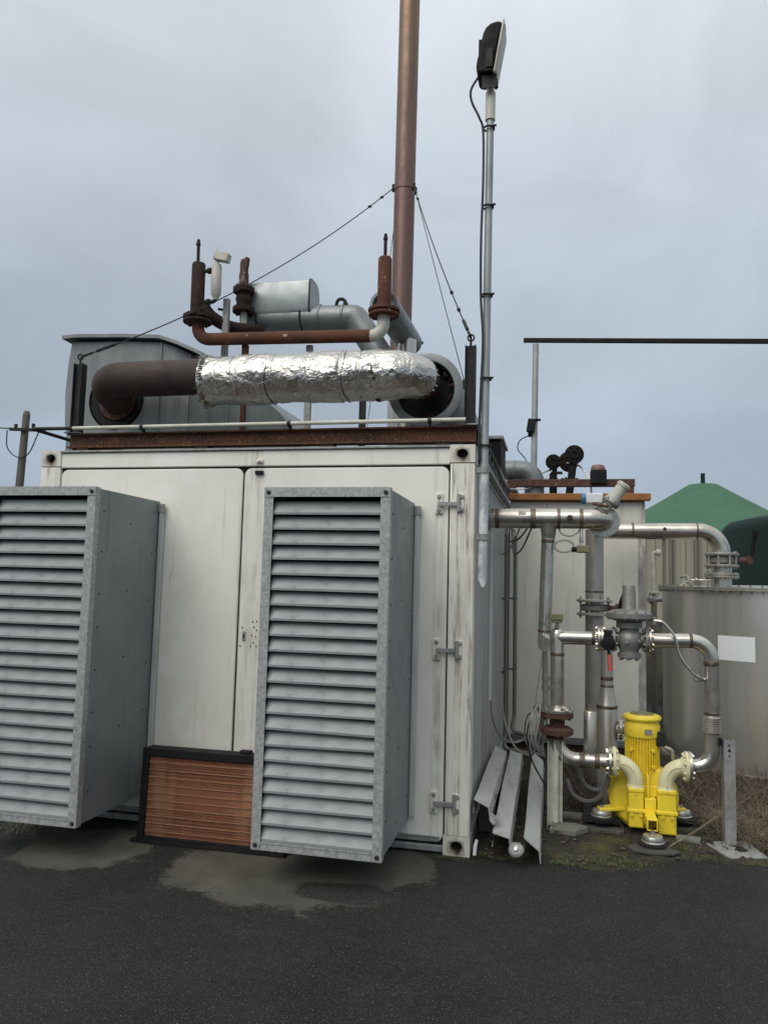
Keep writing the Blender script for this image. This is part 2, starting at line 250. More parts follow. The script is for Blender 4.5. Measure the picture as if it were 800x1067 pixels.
# filter media: a honeycomb of copper-coloured paper
def media():
    m = mat('filter_media', (.30, .115, .045), .7)
    N, L = m.node_tree.nodes, m.node_tree.links; b = N['Principled BSDF']
    t = N.new('ShaderNodeTexCoord')
    nz = N.new('ShaderNodeTexNoise'); L.new(t.outputs['Object'], nz.inputs[0]); nz.inputs['Scale'].default_value = 2.2; nz.inputs['Detail'].default_value = 3
    mpp = N.new('ShaderNodeMapping'); L.new(t.outputs['Object'], mpp.inputs[0]); mpp.inputs['Scale'].default_value = (1, 1, .22)
    n2 = N.new('ShaderNodeTexNoise'); L.new(mpp.outputs[0], n2.inputs[0]); n2.inputs['Scale'].default_value = 7
    vo = N.new('ShaderNodeTexVoronoi'); vo.feature = 'DISTANCE_TO_EDGE'; vo.inputs['Randomness'].default_value = .12; L.new(t.outputs['Object'], vo.inputs[0]); vo.inputs['Scale'].default_value = 52
    r1 = N.new('ShaderNodeMapRange'); L.new(nz.outputs[0], r1.inputs[0]); r1.inputs[1].default_value = .35; r1.inputs[2].default_value = .68
    m1 = N.new('ShaderNodeMix'); m1.data_type = 'RGBA'; L.new(r1.outputs[0], m1.inputs[0]); m1.inputs[6].default_value = (.165, .055, .026, 1); m1.inputs[7].default_value = (.22, .082, .038, 1)
    r2 = N.new('ShaderNodeMapRange'); L.new(n2.outputs[0], r2.inputs[0]); r2.inputs[1].default_value = .50; r2.inputs[2].default_value = .74; r2.inputs[4].default_value = .75
    m2 = N.new('ShaderNodeMix'); m2.data_type = 'RGBA'; L.new(r2.outputs[0], m2.inputs[0]); L.new(m1.outputs[2], m2.inputs[6]); m2.inputs[7].default_value = (.32, .165, .085, 1)
    r3 = N.new('ShaderNodeMapRange'); L.new(vo.outputs['Distance'], r3.inputs[0]); r3.inputs[1].default_value = .12; r3.inputs[2].default_value = .3
    m3 = N.new('ShaderNodeMix'); m3.data_type = 'RGBA'; m3.blend_type = 'MULTIPLY'; L.new(r3.outputs[0], m3.inputs[0]); L.new(m2.outputs[2], m3.inputs[6]); m3.inputs[7].default_value = (.66, .62, .60, 1)
    L.new(m3.outputs[2], b.inputs['Base Color'])
    bp = N.new('ShaderNodeBump'); bp.invert = True; bp.inputs['Strength'].default_value = .8; bp.inputs['Distance'].default_value = .006; L.new(r3.outputs[0], bp.inputs['Height']); L.new(bp.outputs[0], b.inputs['Normal'])
media()

# ------------------------------------------------------------------ mesh helpers
def basis(d):
    d = V(d).normalized(); a = V((0, 0, 1)) if abs(d.z) < .9 else V((1, 0, 0))
    u = d.cross(a).normalized(); return u, d.cross(u).normalized(), d
class MB:
    def __init__(s): s.v = []; s.f = []
    def add(s, vs, fs):
        o = len(s.v); s.v += [tuple(x) for x in vs]; s.f += [tuple(i+o for i in f) for f in fs]; return s
    def box(s, c, d, rot=None):
        c = V(c); h = [x/2 for x in d]
        vs = []
        for i in range(8):
            p = V((h[0]*(1 if i & 1 else -1), h[1]*(1 if i & 2 else -1), h[2]*(1 if i & 4 else -1)))
            if rot is not None: p = rot @ p
            vs.append(c+p)
        return s.add(vs, [(0, 2, 3, 1), (4, 5, 7, 6), (0, 1, 5, 4), (2, 6, 7, 3), (0, 4, 6, 2), (1, 3, 7, 5)])
    def b2(s, a, b):
        return s.box([(a[i]+b[i])/2 for i in range(3)], [abs(b[i]-a[i]) for i in range(3)])
    def cyl(s, p0, p1, r0, r1=None, n=20, cap=True):
        return s.lathe(p0, V(p1)-V(p0), [(r0, 0), (r0 if r1 is None else r1, (V(p1)-V(p0)).length)], n, cap)
    def lathe(s, o, ax, prof, n=24, cap=True):
        u, w, d = basis(ax); o = V(o); vs = []; fs = []
        for r, t in prof:
            for k in range(n):
                a = 2*PI*k/n; vs.append(o+d*t+(u*math.cos(a)+w*math.sin(a))*r)
        for i in range(len(prof)-1):
            for k in range(n):
                fs.append((i*n+k, i*n+(k+1) % n, (i+1)*n+(k+1) % n, (i+1)*n+k))
        if cap:
            fs.append(tuple(range(n-1, -1, -1))); fs.append(tuple(range((len(prof)-1)*n, len(prof)*n)))
        return s.add(vs, fs)
    def tube(s, pts, r, n=16, cap=True, rf=None):
        pts = [V(p) for p in pts]; m = len(pts); vs = []; fs = []
        t = [(pts[min(i+1, m-1)]-pts[max(i-1, 0)]).normalized() for i in range(m)]
        u, w, _ = basis(t[0])
        for i in range(m):
            u = (u-t[i]*u.dot(t[i])).normalized(); w = t[i].cross(u)
            ri = r[i] if isinstance(r, (list, tuple)) else r
            for k in range(n):
                a = 2*PI*k/n; dv = u*math.cos(a)+w*math.sin(a); rr = ri*(rf(pts[i]+dv*ri, i/(m-1)) if rf else 1); vs.append(pts[i]+dv*rr)
        for i in range(m-1):
            for k in range(n): fs.append((i*n+k, i*n+(k+1) % n, (i+1)*n+(k+1) % n, (i+1)*n+k))
        if cap: fs.append(tuple(range(n-1, -1, -1))); fs.append(tuple(range((m-1)*n, m*n)))
        return s.add(vs, fs)
    def prism(s, poly, f, a, b):
        """poly: 2D outline; f(p2, t) -> 3D; from t=a to t=b"""
        n = len(poly); vs = [f(q, a) for q in poly]+[f(q, b) for q in poly]
        fs = [tuple(range(n-1, -1, -1)), tuple(range(n, 2*n))]+[(i, (i+1) % n, n+(i+1) % n, n+i) for i in range(n)]
        return s.add(vs, fs)
    def flange(s, c, ax, r, t, nb=8, rb=None, br=.009, bl=None, n=28, hole=None):
        u, w, d = basis(ax); c = V(c); rb = rb or r*.8; bl = bl or t+.03
        s.lathe(c-d*t/2, d, [(r-.003, 0), (r, .003), (r, t-.003), (r-.003, t)], n)
        for k in range(nb):
            a = 2*PI*(k+.5)/nb; q = c+(u*math.cos(a)+w*math.sin(a))*rb
            s.cyl(q-d*bl/2, q+d*bl/2, br*.55, n=6); s.cyl(q-d*(t/2+.009), q+d*(t/2+.009), br, n=6)
        return s
def xz(y=None): return lambda q, t: (q[0], t, q[1])
def yz(q, t): return (t, q[0], q[1])
def xy(q, t): return (q[0], q[1], t)
def fillet(pts, rad, seg=8):
    pts = [V(p) for p in pts]; out = [pts[0]]
    for i in range(1, len(pts)-1):
        rr = rad[i-1] if isinstance(rad, (list, tuple)) else rad
        a = (pts[i-1]-pts[i]); b = (pts[i+1]-pts[i]); la, lb = a.length, b.length; a.normalize(); b.normalize()
        ang = a.angle(b)
        if ang > PI-.02: out.append(pts[i]); continue
        d = min(rr/math.tan(ang/2), la*.98, lb*.98); rr2 = d*math.tan(ang/2)
        c = pts[i]+(a+b).normalized()*(rr2/math.sin(ang/2)); p0 = pts[i]+a*d; p1 = pts[i]+b*d
        v0, v1 = (p0-c), (p1-c); th = v0.angle(v1)
        for k in range(seg+1):
            f = k/seg; out.append(c+(v0*math.sin((1-f)*th)+v1*math.sin(f*th))/math.sin(th))
    out.append(pts[-1]); return out
def spline(pts, seg=10):
    pts = [V(p) for p in pts]; P = [pts[0]*2-pts[1]]+pts+[pts[-1]*2-pts[-2]]; out = []
    for i in range(1, len(P)-2):
        for k in range(seg):
            t = k/seg; a, b, c, d = P[i-1], P[i], P[i+1], P[i+2]
            out.append(.5*((2*b)+(c-a)*t+(2*a-5*b+4*c-d)*t*t+(3*b-a-3*c+d)*t**3))
    out.append(pts[-1]); return out
def dens(pts, step):
    pts = [V(p) for p in pts]; out = []
    for a, b in zip(pts, pts[1:]):
        n = max(1, int((b-a).length/step))
        out += [a+(b-a)*(k/n) for k in range(n)]
    out.append(pts[-1]); return out
def sag(a, b, s, n=14):
    a, b = V(a), V(b); return [a+(b-a)*(i/n)-V((0, 0, s*4*(i/n)*(1-i/n))) for i in range(n+1)]

def mesh_of(name, mb, m, sharp=38):
    me = bpy.data.meshes.new(name); me.from_pydata(mb.v, [], mb.f)
    bm = bmesh.new(); bm.from_mesh(me); bmesh.ops.recalc_face_normals(bm, faces=bm.faces); bm.to_mesh(me); bm.free()
    me.polygons.foreach_set('use_smooth', [True]*len(me.polygons)); me.set_sharp_from_angle(angle=R(sharp))
    me.materials.append(MATS[m]); return me
def obj(name, mb, m, parent=None, bevel=0, sharp=38, local=False, bseg=2):
    me = mb if isinstance(mb, bpy.types.Mesh) else mesh_of(name, mb, m, sharp)
    o = bpy.data.objects.new(name, me); COL.objects.link(o)
    if parent is not None:
        o.parent = parent
        if parent.type == 'EMPTY' and not local: o.location = -parent.location
    if bevel:
        md = o.modifiers.new('edge', 'BEVEL'); md.width = bevel; md.segments = bseg; md.limit_method = 'ANGLE'; md.angle_limit = R(40)
    return o
def tag(o, label, cat, group=None):
    o['label'] = label; o['category'] = cat
    if group: o['group'] = group
    return o
def thing(name, label, cat, loc=(0, 0, 0), group=None):
    o = bpy.data.objects.new(name, None); COL.objects.link(o); o.location = loc; o.empty_display_size = .1
    return tag(o, label, cat, group)
def struct(name, mb, m, **k):
    o = obj(name, mb, m, **k); o['kind'] = 'structure'; return o
def stuff(name, mb, m, label, cat, parent=None, **k):
    o = obj(name, mb, m, parent, **k); o['kind'] = 'stuff'
    if parent is None: tag(o, label, cat)
    return o
def copy_tree(o, parent=None):
    c = o.copy(); COL.objects.link(c); c.parent = parent
    for ch in list(o.children): copy_tree(ch, c)
    return c
def rrect(x0, z0, x1, z1, r, seg=5):
    out = []
    for cx, cz, a0 in ((x1-r, z1-r, 0), (x0+r, z1-r, 90), (x0+r, z0+r, 180), (x1-r, z0+r, 270)):
        for k in range(seg+1):
            a = R(a0+90*k/seg); out.append((cx+r*math.cos(a), cz+r*math.sin(a)))
    return out
def fbm(x, y, z=0, o=4):
    return noise.fractal(V((x, y, z)), 1.0, 2.0, o)

# ------------------------------------------------------------------ ground
g = MB()
xs = [-900, -300, -100, -40, -15, -8, -5, -3, -1.5, 0, 1.5, 3, 5, 8, 15, 40, 100, 300, 900]
ys = [-100, -30, -12, -8, -6, -4, -2.5, -1, .5, 2, 4, 8, 15, 40, 100, 300, 900, 1500]
g.add([(x, y, 0) for y in ys for x in xs], [(j*len(xs)+i, j*len(xs)+i+1, (j+1)*len(xs)+i+1, (j+1)*len(xs)+i) for j in range(len(ys)-1) for i in range(len(xs)-1)])
struct('ground', g, 'asphalt')

# soil strip beside the container: a lumpy bed whose ragged edge dives under the asphalt
s = MB(); nx, ny = 150, 130; x0, x1, y0, y1 = -.02, 5.4, -.25, 5.2
def soil_h(x, y):
    edge_y = .02 + .08*fbm(x*1.7, 3.1) + .05*fbm(x*6, 1.2) + (.34 if x > 1.25 else .34*max(0, (x-.75)/.5)**2)
    if x < .12: edge_y = max(edge_y, -.02)
    d = y-edge_y
    h = .028*min(1, d*3.5) + .020*fbm(x*3, y*3, .3) + .012*fbm(x*11, y*11, 2.)
    if x > 1.75 and y > .7: h += .05*min(1, (x-1.75))*min(1, y-.7)
    return max(-.05, min(h, .16) if d > 0 else -.02+d*.2)
s.add([(x0+(x1-x0)*i/nx, y0+(y1-y0)*(j/ny)**1.3, soil_h(x0+(x1-x0)*i/nx, y0+(y1-y0)*(j/ny)**1.3)) for j in range(ny+1) for i in range(nx+1)],
      [(j*(nx+1)+i, j*(nx+1)+i+1, (j+1)*(nx+1)+i+1, (j+1)*(nx+1)+i) for j in range(ny) for i in range(nx)])
struct('soil', s, 'soil', sharp=180)
def gz(x, y): return max(0, soil_h(x, y)) if (x > -.02 and y > -.2) else 0

# earth bank far behind
b = MB(); nx, ny = 120, 14
def bank(x, t): return (x, 7.2+t*4+.4*fbm(x*.5, t*2), -.1+max(0, math.sin(t*PI))*(1.15+.25*fbm(x*.8, t*3, 4)+.1*fbm(x*4, t*9)))
b.add([bank(1.6+8*i/nx, j/ny) for j in range(ny+1) for i in range(nx+1)], [(j*(nx+1)+i, j*(nx+1)+i+1, (j+1)*(nx+1)+i+1, (j+1)*(nx+1)+i) for j in range(ny) for i in range(nx)])
struct('earth_bank', b, 'bank_soil', sharp=180)

# ------------------------------------------------------------------ generator container
W, H, LEN = 3.22, 2.6, 6.06
c = thing('generator_container', 'large white steel generator container with double doors and corrugated sides', 'container', (-W/2, LEN/2, 0))
PW = .16
for x in (-PW, -W):
    m = MB().b2((x, 0, .118), (x+PW, .15, H-.118)); obj('corner_post', m, 'dirty_white_post', c, bevel=.008)
for x in (-PW, -W):
    m = MB().b2((x, LEN-.15, .118), (x+PW, LEN, H-.118)); obj('corner_post', m, 'white_paint', c)
# corner castings with their oval holes
mat('casting_paint', (.68, .655, .57), .5, 0, [((.45, .42, .34), 9, .44, .75, (1, 1, .3))], (60, .2, .004))
def casting_stain():
    N, L = MATS['casting_paint'].node_tree.nodes, MATS['casting_paint'].node_tree.links; b = N['Principled BSDF']; src = b.inputs['Base Color'].links[0].from_socket
    t = N.new('ShaderNodeTexCoord'); mp_ = N.new('ShaderNodeMapping'); mp_.inputs['Scale'].default_value = (14, 0, 15); mp_.inputs['Location'].default_value = (0, 0, .12); L.new(t.outputs['Object'], mp_.inputs[0])
    ln = N.new('ShaderNodeVectorMath'); ln.operation = 'LENGTH'; L.new(mp_.outputs[0], ln.inputs[0])
    nz = N.new('ShaderNodeTexNoise'); nz.inputs['Scale'].default_value = 26; nz.inputs['Detail'].default_value = 5; L.new(t.outputs['Object'], nz.inputs[0])
    ad = N.new('ShaderNodeMath'); ad.operation = 'MULTIPLY_ADD'; L.new(nz.outputs[0], ad.inputs[0]); ad.inputs[1].default_value = .9; L.new(ln.outputs['Value'], ad.inputs[2])
    rg_ = N.new('ShaderNodeMapRange'); L.new(ad.outputs[0], rg_.inputs[0]); rg_.inputs[1].default_value = .9; rg_.inputs[2].default_value = 1.35; rg_.inputs[3].default_value = 1; rg_.inputs[4].default_value = 0
    mx = N.new('ShaderNodeMix'); mx.data_type = 'RGBA'; L.new(rg_.outputs[0], mx.inputs[0]); L.new(src, mx.inputs[6]); mx.inputs[7].default_value = (.075, .042, .026, 1); L.new(mx.outputs[2], b.inputs['Base Color'])
casting_stain()
def casting(x0, y0, z0, fx=.168, fz=.118, fy=.17):
    m = MB(); n = 32; ox, oz, rx, rz = fx/2, fz/2, .036, .031
    def ring(sx, sz, y, sq):
        o = []
        for k in range(n):
            a = 2*PI*k/n; cx, cz = math.cos(a), math.sin(a)
            if sq:
                q = max(abs(cx), abs(cz)); cx, cz = cx/q, cz/q
            o.append((x0+ox+cx*sx, y, z0+oz+cz*sz))
        return o
    loops = [ring(ox, oz, y0+fy, 1), ring(ox, oz, y0, 1), ring(rx, rz, y0, 0), ring(rx*.93, rz*.93, y0+.05, 0)]
    vs = sum(loops, []); fs = []
    for i in range(3):
        for k in range(n): fs.append((i*n+k, i*n+(k+1) % n, (i+1)*n+(k+1) % n, (i+1)*n+k))
    fs.append(tuple(range(n))); fs.append(tuple(range(3*n, 4*n)))
    return m.add(vs, fs)
for x in (-.166, -W-.004):
    for z in (-.0, H-.118+.004):
        o = obj('corner_casting', casting(-.084, 0, -.059), 'casting_paint', c, sharp=30); o.location = V((x+.084, -.004, z+.059))-c.location
        obj('lashing_hole', MB().lathe((0, .044, 0), (0, 1, 0), [(.034, 0), (.034, .002)], 20), 'black', o)
# rails of the frame
obj('top_rail', MB().b2((-W+PW, .006, 2.475), (-PW, .12, 2.585)), 'white_paint', c, bevel=.006)
obj('drip_edge', MB().b2((-W+PW, -.012, 2.588), (-PW-.005, .14, 2.602)), 'galvanised_dull', c, bevel=.003)
obj('bottom_sill', MB().b2((-W+PW+.01, .004, .012), (-PW-.005, .14, .052)), 'galvanised_dull', c, bevel=.006)
obj('door_gasket', MB().b2((-W+PW, .032, .05), (-PW, .06, 2.476)), 'black_rubber', c)
# the two doors
def door(x0, x1):
    m = MB(); P = rrect(x0, .068, x1, 2.462, .05); m.prism(P, xz(), .012, .05)
    return obj('door', m, 'white_paint', c, bevel=.006)
dl = door(-3.052, -1.618); dr = door(-1.604, -.170)
obj('bottom_strip', MB().b2((-1.59, .004, .076), (-.19, .0125, .094)).b2((-1.59, .0, .1), (-.19, .0125, .106)), 'galvanised_dull', dr)
obj('bottom_strip', MB().b2((-3.04, .004, .076), (-1.63, .0125, .094)).b2((-3.04, .0, .1), (-1.63, .0125, .106)), 'galvanised_dull', dl)
obj('hinge_track', MB().b2((-.248, .0085, .12), (-.242, .0125, 2.2)).b2((-.205, .0085, .12), (-.199, .0125, 2.2)), 'dirty_white_post', dr)
obj('post_track', MB().b2((-.112, -.004, .13), (-.106, .001, 2.2)).b2((-.072, -.004, .13), (-.068, .001, 2.2)), 'dirty_white_post', c)
for z in (2.215, 1.272, .318):
    h = obj('hinge', MB().b2((-.255, -.004, z-.068), (-.205, .0115, z+.068)), 'dirty_white_post', c, bevel=.004)
    obj('post_leaf', MB().b2((-.112, -.012, z-.058), (-.066, -.001, z+.062)), 'dirty_white_post', h, bevel=.004)
    m = MB(); m.box((-.165, -.018, z-.005), (.13, .014, .028)); m.cyl((-.098, -.018, z-.058), (-.098, -.018, z+.06), .012, n=12)
    obj('strap', m, 'galvanised_dull', h, bevel=.003)
    m = MB()
    for dx, dz in ((-.230, .045), (-.230, -.045), (-.078, .042), (-.078, -.038)): m.lathe((dx, -.003 if dx < -.2 else -.011, z+dz), (0, -1, 0), [(.014, 0), (.014, .006), (.010, .010)], 10)
    obj('bolt', m, 'galvanised_dull', h)
# lock plate with its screws, small top catches
lp = obj('lock_plate', MB().b2((-1.572, .006, 1.27), (-1.548, .0118, 1.335)), 'galvanised_dull', c, bevel=.002)
m = MB()
for dx, dz in ((-1.50, 1.40), (-1.47, 1.405), (-1.49, 1.365), (-1.47, 1.345), (-1.505, 1.31), (-1.475, 1.30), (-1.49, 1.26), (-1.508, 1.235), (-1.468, 1.235), (-1.585, 1.235), (-1.575, 1.36)): m.lathe((dx, .0125, dz), (0, -1, 0), [(.0055, 0), (.0045, .004)], 8)
obj('screw', m, 'rust_dark', c)
obj('keyhole', MB().b2((-1.565, .004, 1.29), (-1.556, .0062, 1.315)), 'black', lp)
obj('door_catch', MB().b2((-1.515, -.012, 2.497), (-1.468, .008, 2.522)).cyl((-1.49, -.006, 2.51), (-1.49, -.03, 2.51), .010, n=10), 'dirty_white_post', c, bevel=.003)
obj('rubber_buffer', MB().b2((-1.522, -.012, 2.415), (-1.462, .013, 2.442)), 'black_rubber', c, bevel=.006)
# corrugated side walls, rear wall, roof
def corrug(x, sgn, y0, y1):
    m = MB(); pts = []; y = y0; k = 0; pr = [(0, 0), (.07, 0), (.105, 1), (.175, 1), (.21, 0)]
    while y < y1:
        for dy, dd in pr[:-1]:
            if y+dy < y1: pts.append((x-sgn*.032*dd, y+dy))
        y += .21
    pts.append((x, y1)); n = len(pts)
    m.add([(p[0], p[1], .13) for p in pts]+[(p[0], p[1], 2.5) for p in pts], [(i, i+1, n+i+1, n+i) for i in range(n-1)])
    return m
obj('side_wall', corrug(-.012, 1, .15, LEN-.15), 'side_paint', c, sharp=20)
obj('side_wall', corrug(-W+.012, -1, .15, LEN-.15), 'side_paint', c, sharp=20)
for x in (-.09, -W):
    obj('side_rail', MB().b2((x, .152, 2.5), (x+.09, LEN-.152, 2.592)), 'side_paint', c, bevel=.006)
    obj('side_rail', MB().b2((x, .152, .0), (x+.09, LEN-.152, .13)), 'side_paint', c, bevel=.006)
obj('rear_wall', MB().b2((-W+.1, LEN-.06, .02), (-.1, LEN-.02, 2.58)), 'white_paint', c)
obj('roof', MB().b2((-W+.05, .13, 2.56), (-.05, LEN-.02, 2.585)), 'galvanised_dull', c)

# ------------------------------------------------------------------ louvred intake hoods
HW, HD, HH = .73, .80, 2.01
hood = thing('louvre_hood', 'tall grey louvred air hood in the middle, beside the hinges of the right door', 'louvre hood', (-1.12, -HD, .203), 'louvred hoods on the container doors')
t_ = .003
obj('side_panel', MB().b2((0, .03, .0), (t_, HD-.004, HH)), 'hood_grey', hood, local=True)
obj('side_panel', MB().b2((HW-t_, .03, .0), (HW, HD-.004, HH)), 'hood_grey', hood, local=True)
obj('top_panel', MB().b2((t_, .03, HH-t_), (HW-t_, HD-.004, HH)), 'hood_grey', hood, local=True)
obj('bottom_panel', MB().b2((t_, .03, .0), (HW-t_, HD-.004, t_)), 'hood_grey', hood, local=True)
obj('inner_dark_sheet', MB().b2((.01, .30, .01), (HW-.01, .31, HH-.01)), 'black', hood, local=True)  # added black sheet: the shade inside the hood, put in as colour
fwid = .055
obj('frame_stile', MB().b2((-.008, 0, -.008), (fwid-.008, .004, HH-fwid+.006)).b2((-.008, .004, -.008), (-.004, .05, HH+.006)), 'galvanised', hood, local=True)
obj('frame_stile', MB().b2((HW-fwid+.008, 0, -.008), (HW+.008, .004, HH-fwid+.006)).b2((HW+.004, .004, -.008), (HW+.008, .05, HH+.006)), 'galvanised', hood, local=True)
obj('frame_head', MB().b2((-.008, -.004, HH-fwid+.008), (HW+.008, -.0002, HH+.008)).b2((-.003, .0, HH+.004), (HW+.003, .05, HH+.008)), 'galvanised', hood, local=True)
obj('frame_sill', MB().b2((fwid-.006, .001, -.008), (HW-fwid+.006, .005, .030)).b2((fwid-.006, -.002, .030), (HW-fwid+.006, .02, .036)), 'galvanised', hood, local=True)
sm = mesh_of('corner_screw', MB().lathe((0, 0, 0), (0, -1, 0), [(.013, 0), (.013, .005), (.008, .009)], 8), 'dark_steel')
for x in (.018, HW-.018):
    for z in (.018, HH-.022):
        o = obj('corner_screw', sm, None, hood, local=True); o.location = (x, -.004 if z > 1 else 0, z)
rm = mesh_of('rivet', MB().lathe((0, 0, 0), (1, 0, 0), [(.0065, 0), (.004, .004)], 7), 'dark_steel')
rivs = [(y, z) for y, zs in ((.11, (.18, .42, .66, .90, 1.14, 1.38, 1.62, 1.86)), (.42, (.1, .5, .95, 1.4, 1.8)), (.71, (.18, .55, .9, 1.3, 1.65, 1.9))) for z in zs]
m = MB()
for y, z in rivs:
    m.lathe((HW, y, z+.02*math.sin(y*40+z*9)), (1, 0, 0), [(.0062, 0), (.004, .004)], 7)
    m.lathe((0, y, z), (-1, 0, 0), [(.0062, 0), (.004, .004)], 7)
obj('rivet', m, 'dark_steel', hood, local=True)
# rear angle strips against the door
for x0_, x1_ in ((HW+.002, HW+.040), (-.040, -.002)):
    o = obj('rear_strip', MB().b2((x0_, HD-.012, .02), (x1_, HD-.001, HH-.02)).b2((x0_+.008, HD-.024, .02), (x1_-.008, HD-.012, HH-.02)), 'alu_strip', hood, local=True)
    obj('end_block', MB().b2((x0_+.0, HD-.03, HH-.075), (x1_+.004, HD-.0105, HH-.018)), 'galvanised_dull', o)
# louvre blades
def blade():
    prof = [(.013, .004), (.010, .004), (.010, .017), (.050, .080), (.062, .080), (.062, .0825), (.049, .0825), (.013, .0205)]
    m = MB(); n = 9; xs_ = [fwid-.012+(HW-2*fwid+.024)*i/(n-1) for i in range(n)]; k = len(prof)
    m.add([(x, q[0], q[1]) for x in xs_ for q in prof], [tuple(range(k)), tuple((n-1)*k+i for i in range(k-1, -1, -1))]+[(i*k+j, i*k+(j+1) % k, (i+1)*k+(j+1) % k, (i+1)*k+j) for i in range(n-1) for j in range(k)])
    return mesh_of('slat', m, 'slat_grey', 25)
bmh = blade(); pitch_ = (HH-fwid-.045)/22
NS = 22
for i in range(NS):
    o = obj('slat', bmh, None, hood, local=True); o.location = (0, rnd.uniform(-.0012, .0012), .035+i*pitch_)
    o.rotation_euler = (rnd.uniform(-.02, .02), rnd.uniform(-.0035, .0035), 0)
h2 = copy_tree(hood); h2.location = (-2.961, -HD, .213)
h2['label'] = 'tall grey louvred air hood at the left edge, over the left door'
sl = sorted([o for o in hood.children if o.name.startswith('slat')], key=lambda o: o.location.z)
sl[6].rotation_euler = (0, -.012, 0); sl[6].location.z -= .006; sl[6].location.x = -.002
sl[7].rotation_euler = (.03, .010, 0)
sl2 = sorted([o for o in h2.children if o.name.startswith('slat')], key=lambda o: o.location.z)
sl2[1].rotation_euler = (.02, .008, 0)

# ------------------------------------------------------------------ filter panel leaning under the hoods
ft = thing('filter_panel', 'black framed air filter with copper brown honeycomb standing on the asphalt', 'filter', (-1.62, -.30, 0))
fx0, fx1, fh, fd = -.49, .53, .575, .13
rot = Matrix.Rotation(R(-2.5), 3, 'X')
def rb(m_, a, b_, inset=0):
    cc = [(a[i]+b_[i])/2 for i in range(3)]; return m_.box(rot @ V(cc), [abs(b_[i]-a[i]) for i in range(3)], rot)
for a, b_ in (((fx0, 0, 0), (fx0+.045, fd, fh)), ((fx1-.045, 0, 0), (fx1, fd, fh)), ((fx0+.045, .001, fh-.05), (fx1-.045, fd-.001, fh)), ((fx0+.045, .001, 0), (fx1-.045, fd-.001, .03))):
    obj('frame_bar', rb(MB(), a, b_), 'black', ft, bevel=.004, local=True)
obj('honeycomb', rb(MB(), (fx0+.045, .018, .03), (fx1-.045, fd-.02, fh-.05)), 'filter_media', ft, local=True)
strip_m = mesh_of('wire_strip', MB().box((0, 0, 0), (fx1-fx0-.092, .006, .005), rot), 'strip_tan')
for i in range(10):
    o = obj('wire_strip', strip_m, None, ft, local=True); o.location = rot @ V(((fx0+fx1)/2, .0155, .06+i*.0475)); o.rotation_euler = (0, rnd.uniform(-.0015, .0015), 0)
obj('drip_lip', rb(MB(), (fx0-.02, -.05, .002), (fx1, .0, .018)), 'black', ft, local=True)
m = MB().box(rot @ V((.20, .07, fh+.012)), (.07, .05, .016), rot); obj('lifting_tab', m, 'black', ft, local=True)

# ------------------------------------------------------------------ steel frame on the roof
rf = thing('roof_steel_frame', 'rusty I-beam frame with black end posts along the roof edge', 'steel frame', (-1.5, .06, 2.6))
def ibeam(p0, p1, h=.108, w=.09, tf=.010, tw=.008):
    p0, p1 = V(p0), V(p1); L_ = (p1-p0).length; ang = math.atan2(p1.y-p0.y, p1.x-p0.x); q = Matrix.Rotation(ang, 3, 'Z'); cc = (p0+p1)/2
    m = MB(); m.box(cc+V((0, 0, h/2-tf/2)), (L_, w, tf), q); m.box(cc-V((0, 0, h/2-tf/2)), (L_, w, tf), q); m.box(cc, (L_, tw, h-2*tf), q); return m
obj('front_beam', ibeam((-3.03, .06, 2.682), (.0, .06, 2.682)), 'rust_beam', rf)
for x in (-3.0, -.035): obj('side_beam', ibeam((x, .108, 2.679), (x, 3.4, 2.679), .1), 'rust_beam', rf)
obj('rear_beam', ibeam((-2.95, 3.3, 2.682), (-.09, 3.3, 2.682)), 'rust_beam', rf)
for x in (-2.9, -1.95, -1.02, -.22): obj('spacer_block', MB().b2((x-.05, .02, 2.586), (x+.05, .11, 2.626)), 'rust_dark', rf)
obj('white_sheet_strip', MB().b2((-2.4, .2, 2.602), (-.5, .55, 2.612)), 'galvanised_dull', rf)
for x, z1 in ((-2.99, 3.275), (-.045, 3.285)):
    o = obj('post', MB().b2((x-.035, .03, 2.738), (x-.029, .10, z1)).b2((x+.029, .03, 2.738), (x+.035, .10, z1)).b2((x-.029, .055, 2.738), (x+.029, .061, z1)), 'dark_steel', rf)
    obj('eye_bolt', MB().cyl((x, .06, z1-.02), (x, .06, z1+.05), .008, n=8).tube([(x+.022*math.cos(a), .06, z1+.055+.022*math.sin(a)) for a in [2*PI*k/12 for k in range(13)]], .006, 6), 'dark_steel', o)
    obj('foot_plate', MB().b2((x-.06, -.0, 2.737), (x+.06, .12, 2.745)), 'galvanised_dull', o)
# white tube rail
gr = thing('guard_rail', 'thin white tube rail running in front of the rusty roof beam', 'rail', (-1.6, -.02, 2.74))
m = MB().tube([(-2.96, -.02, 2.766), (-.062, -.02, 2.766)], .014, 10); obj('front_tube', m, 'aged_white', gr)
obj('dark_end_tube', MB().tube(fillet([(-2.96, -.02, 2.766), (-3.30, -.02, 2.768), (-3.30, 3.2, 2.768)], .02), .0135, 10), 'dark_steel', gr)
for x in (-2.40, -1.28, -.3):
    obj('clip', MB().lathe((x, -.02, 2.765), (1, 0, 0), [(.02, -.012), (.02, .012)], 10).b2((x-.008, -.016, 2.735), (x+.008, .02, 2.765)), 'dark_steel', gr)
obj('stay_wire', MB().tube([(-3.28, .4, 2.755), (-2.2, 2.6, 2.60)], .006, 6), 'wire_rope', gr)

# ------------------------------------------------------------------ grey air outlet duct at the left
du = thing('air_outlet_duct', 'dark grey sheet metal air outlet cowl on the roof at the left', 'duct', (-2.7, 1.2, 2.6))
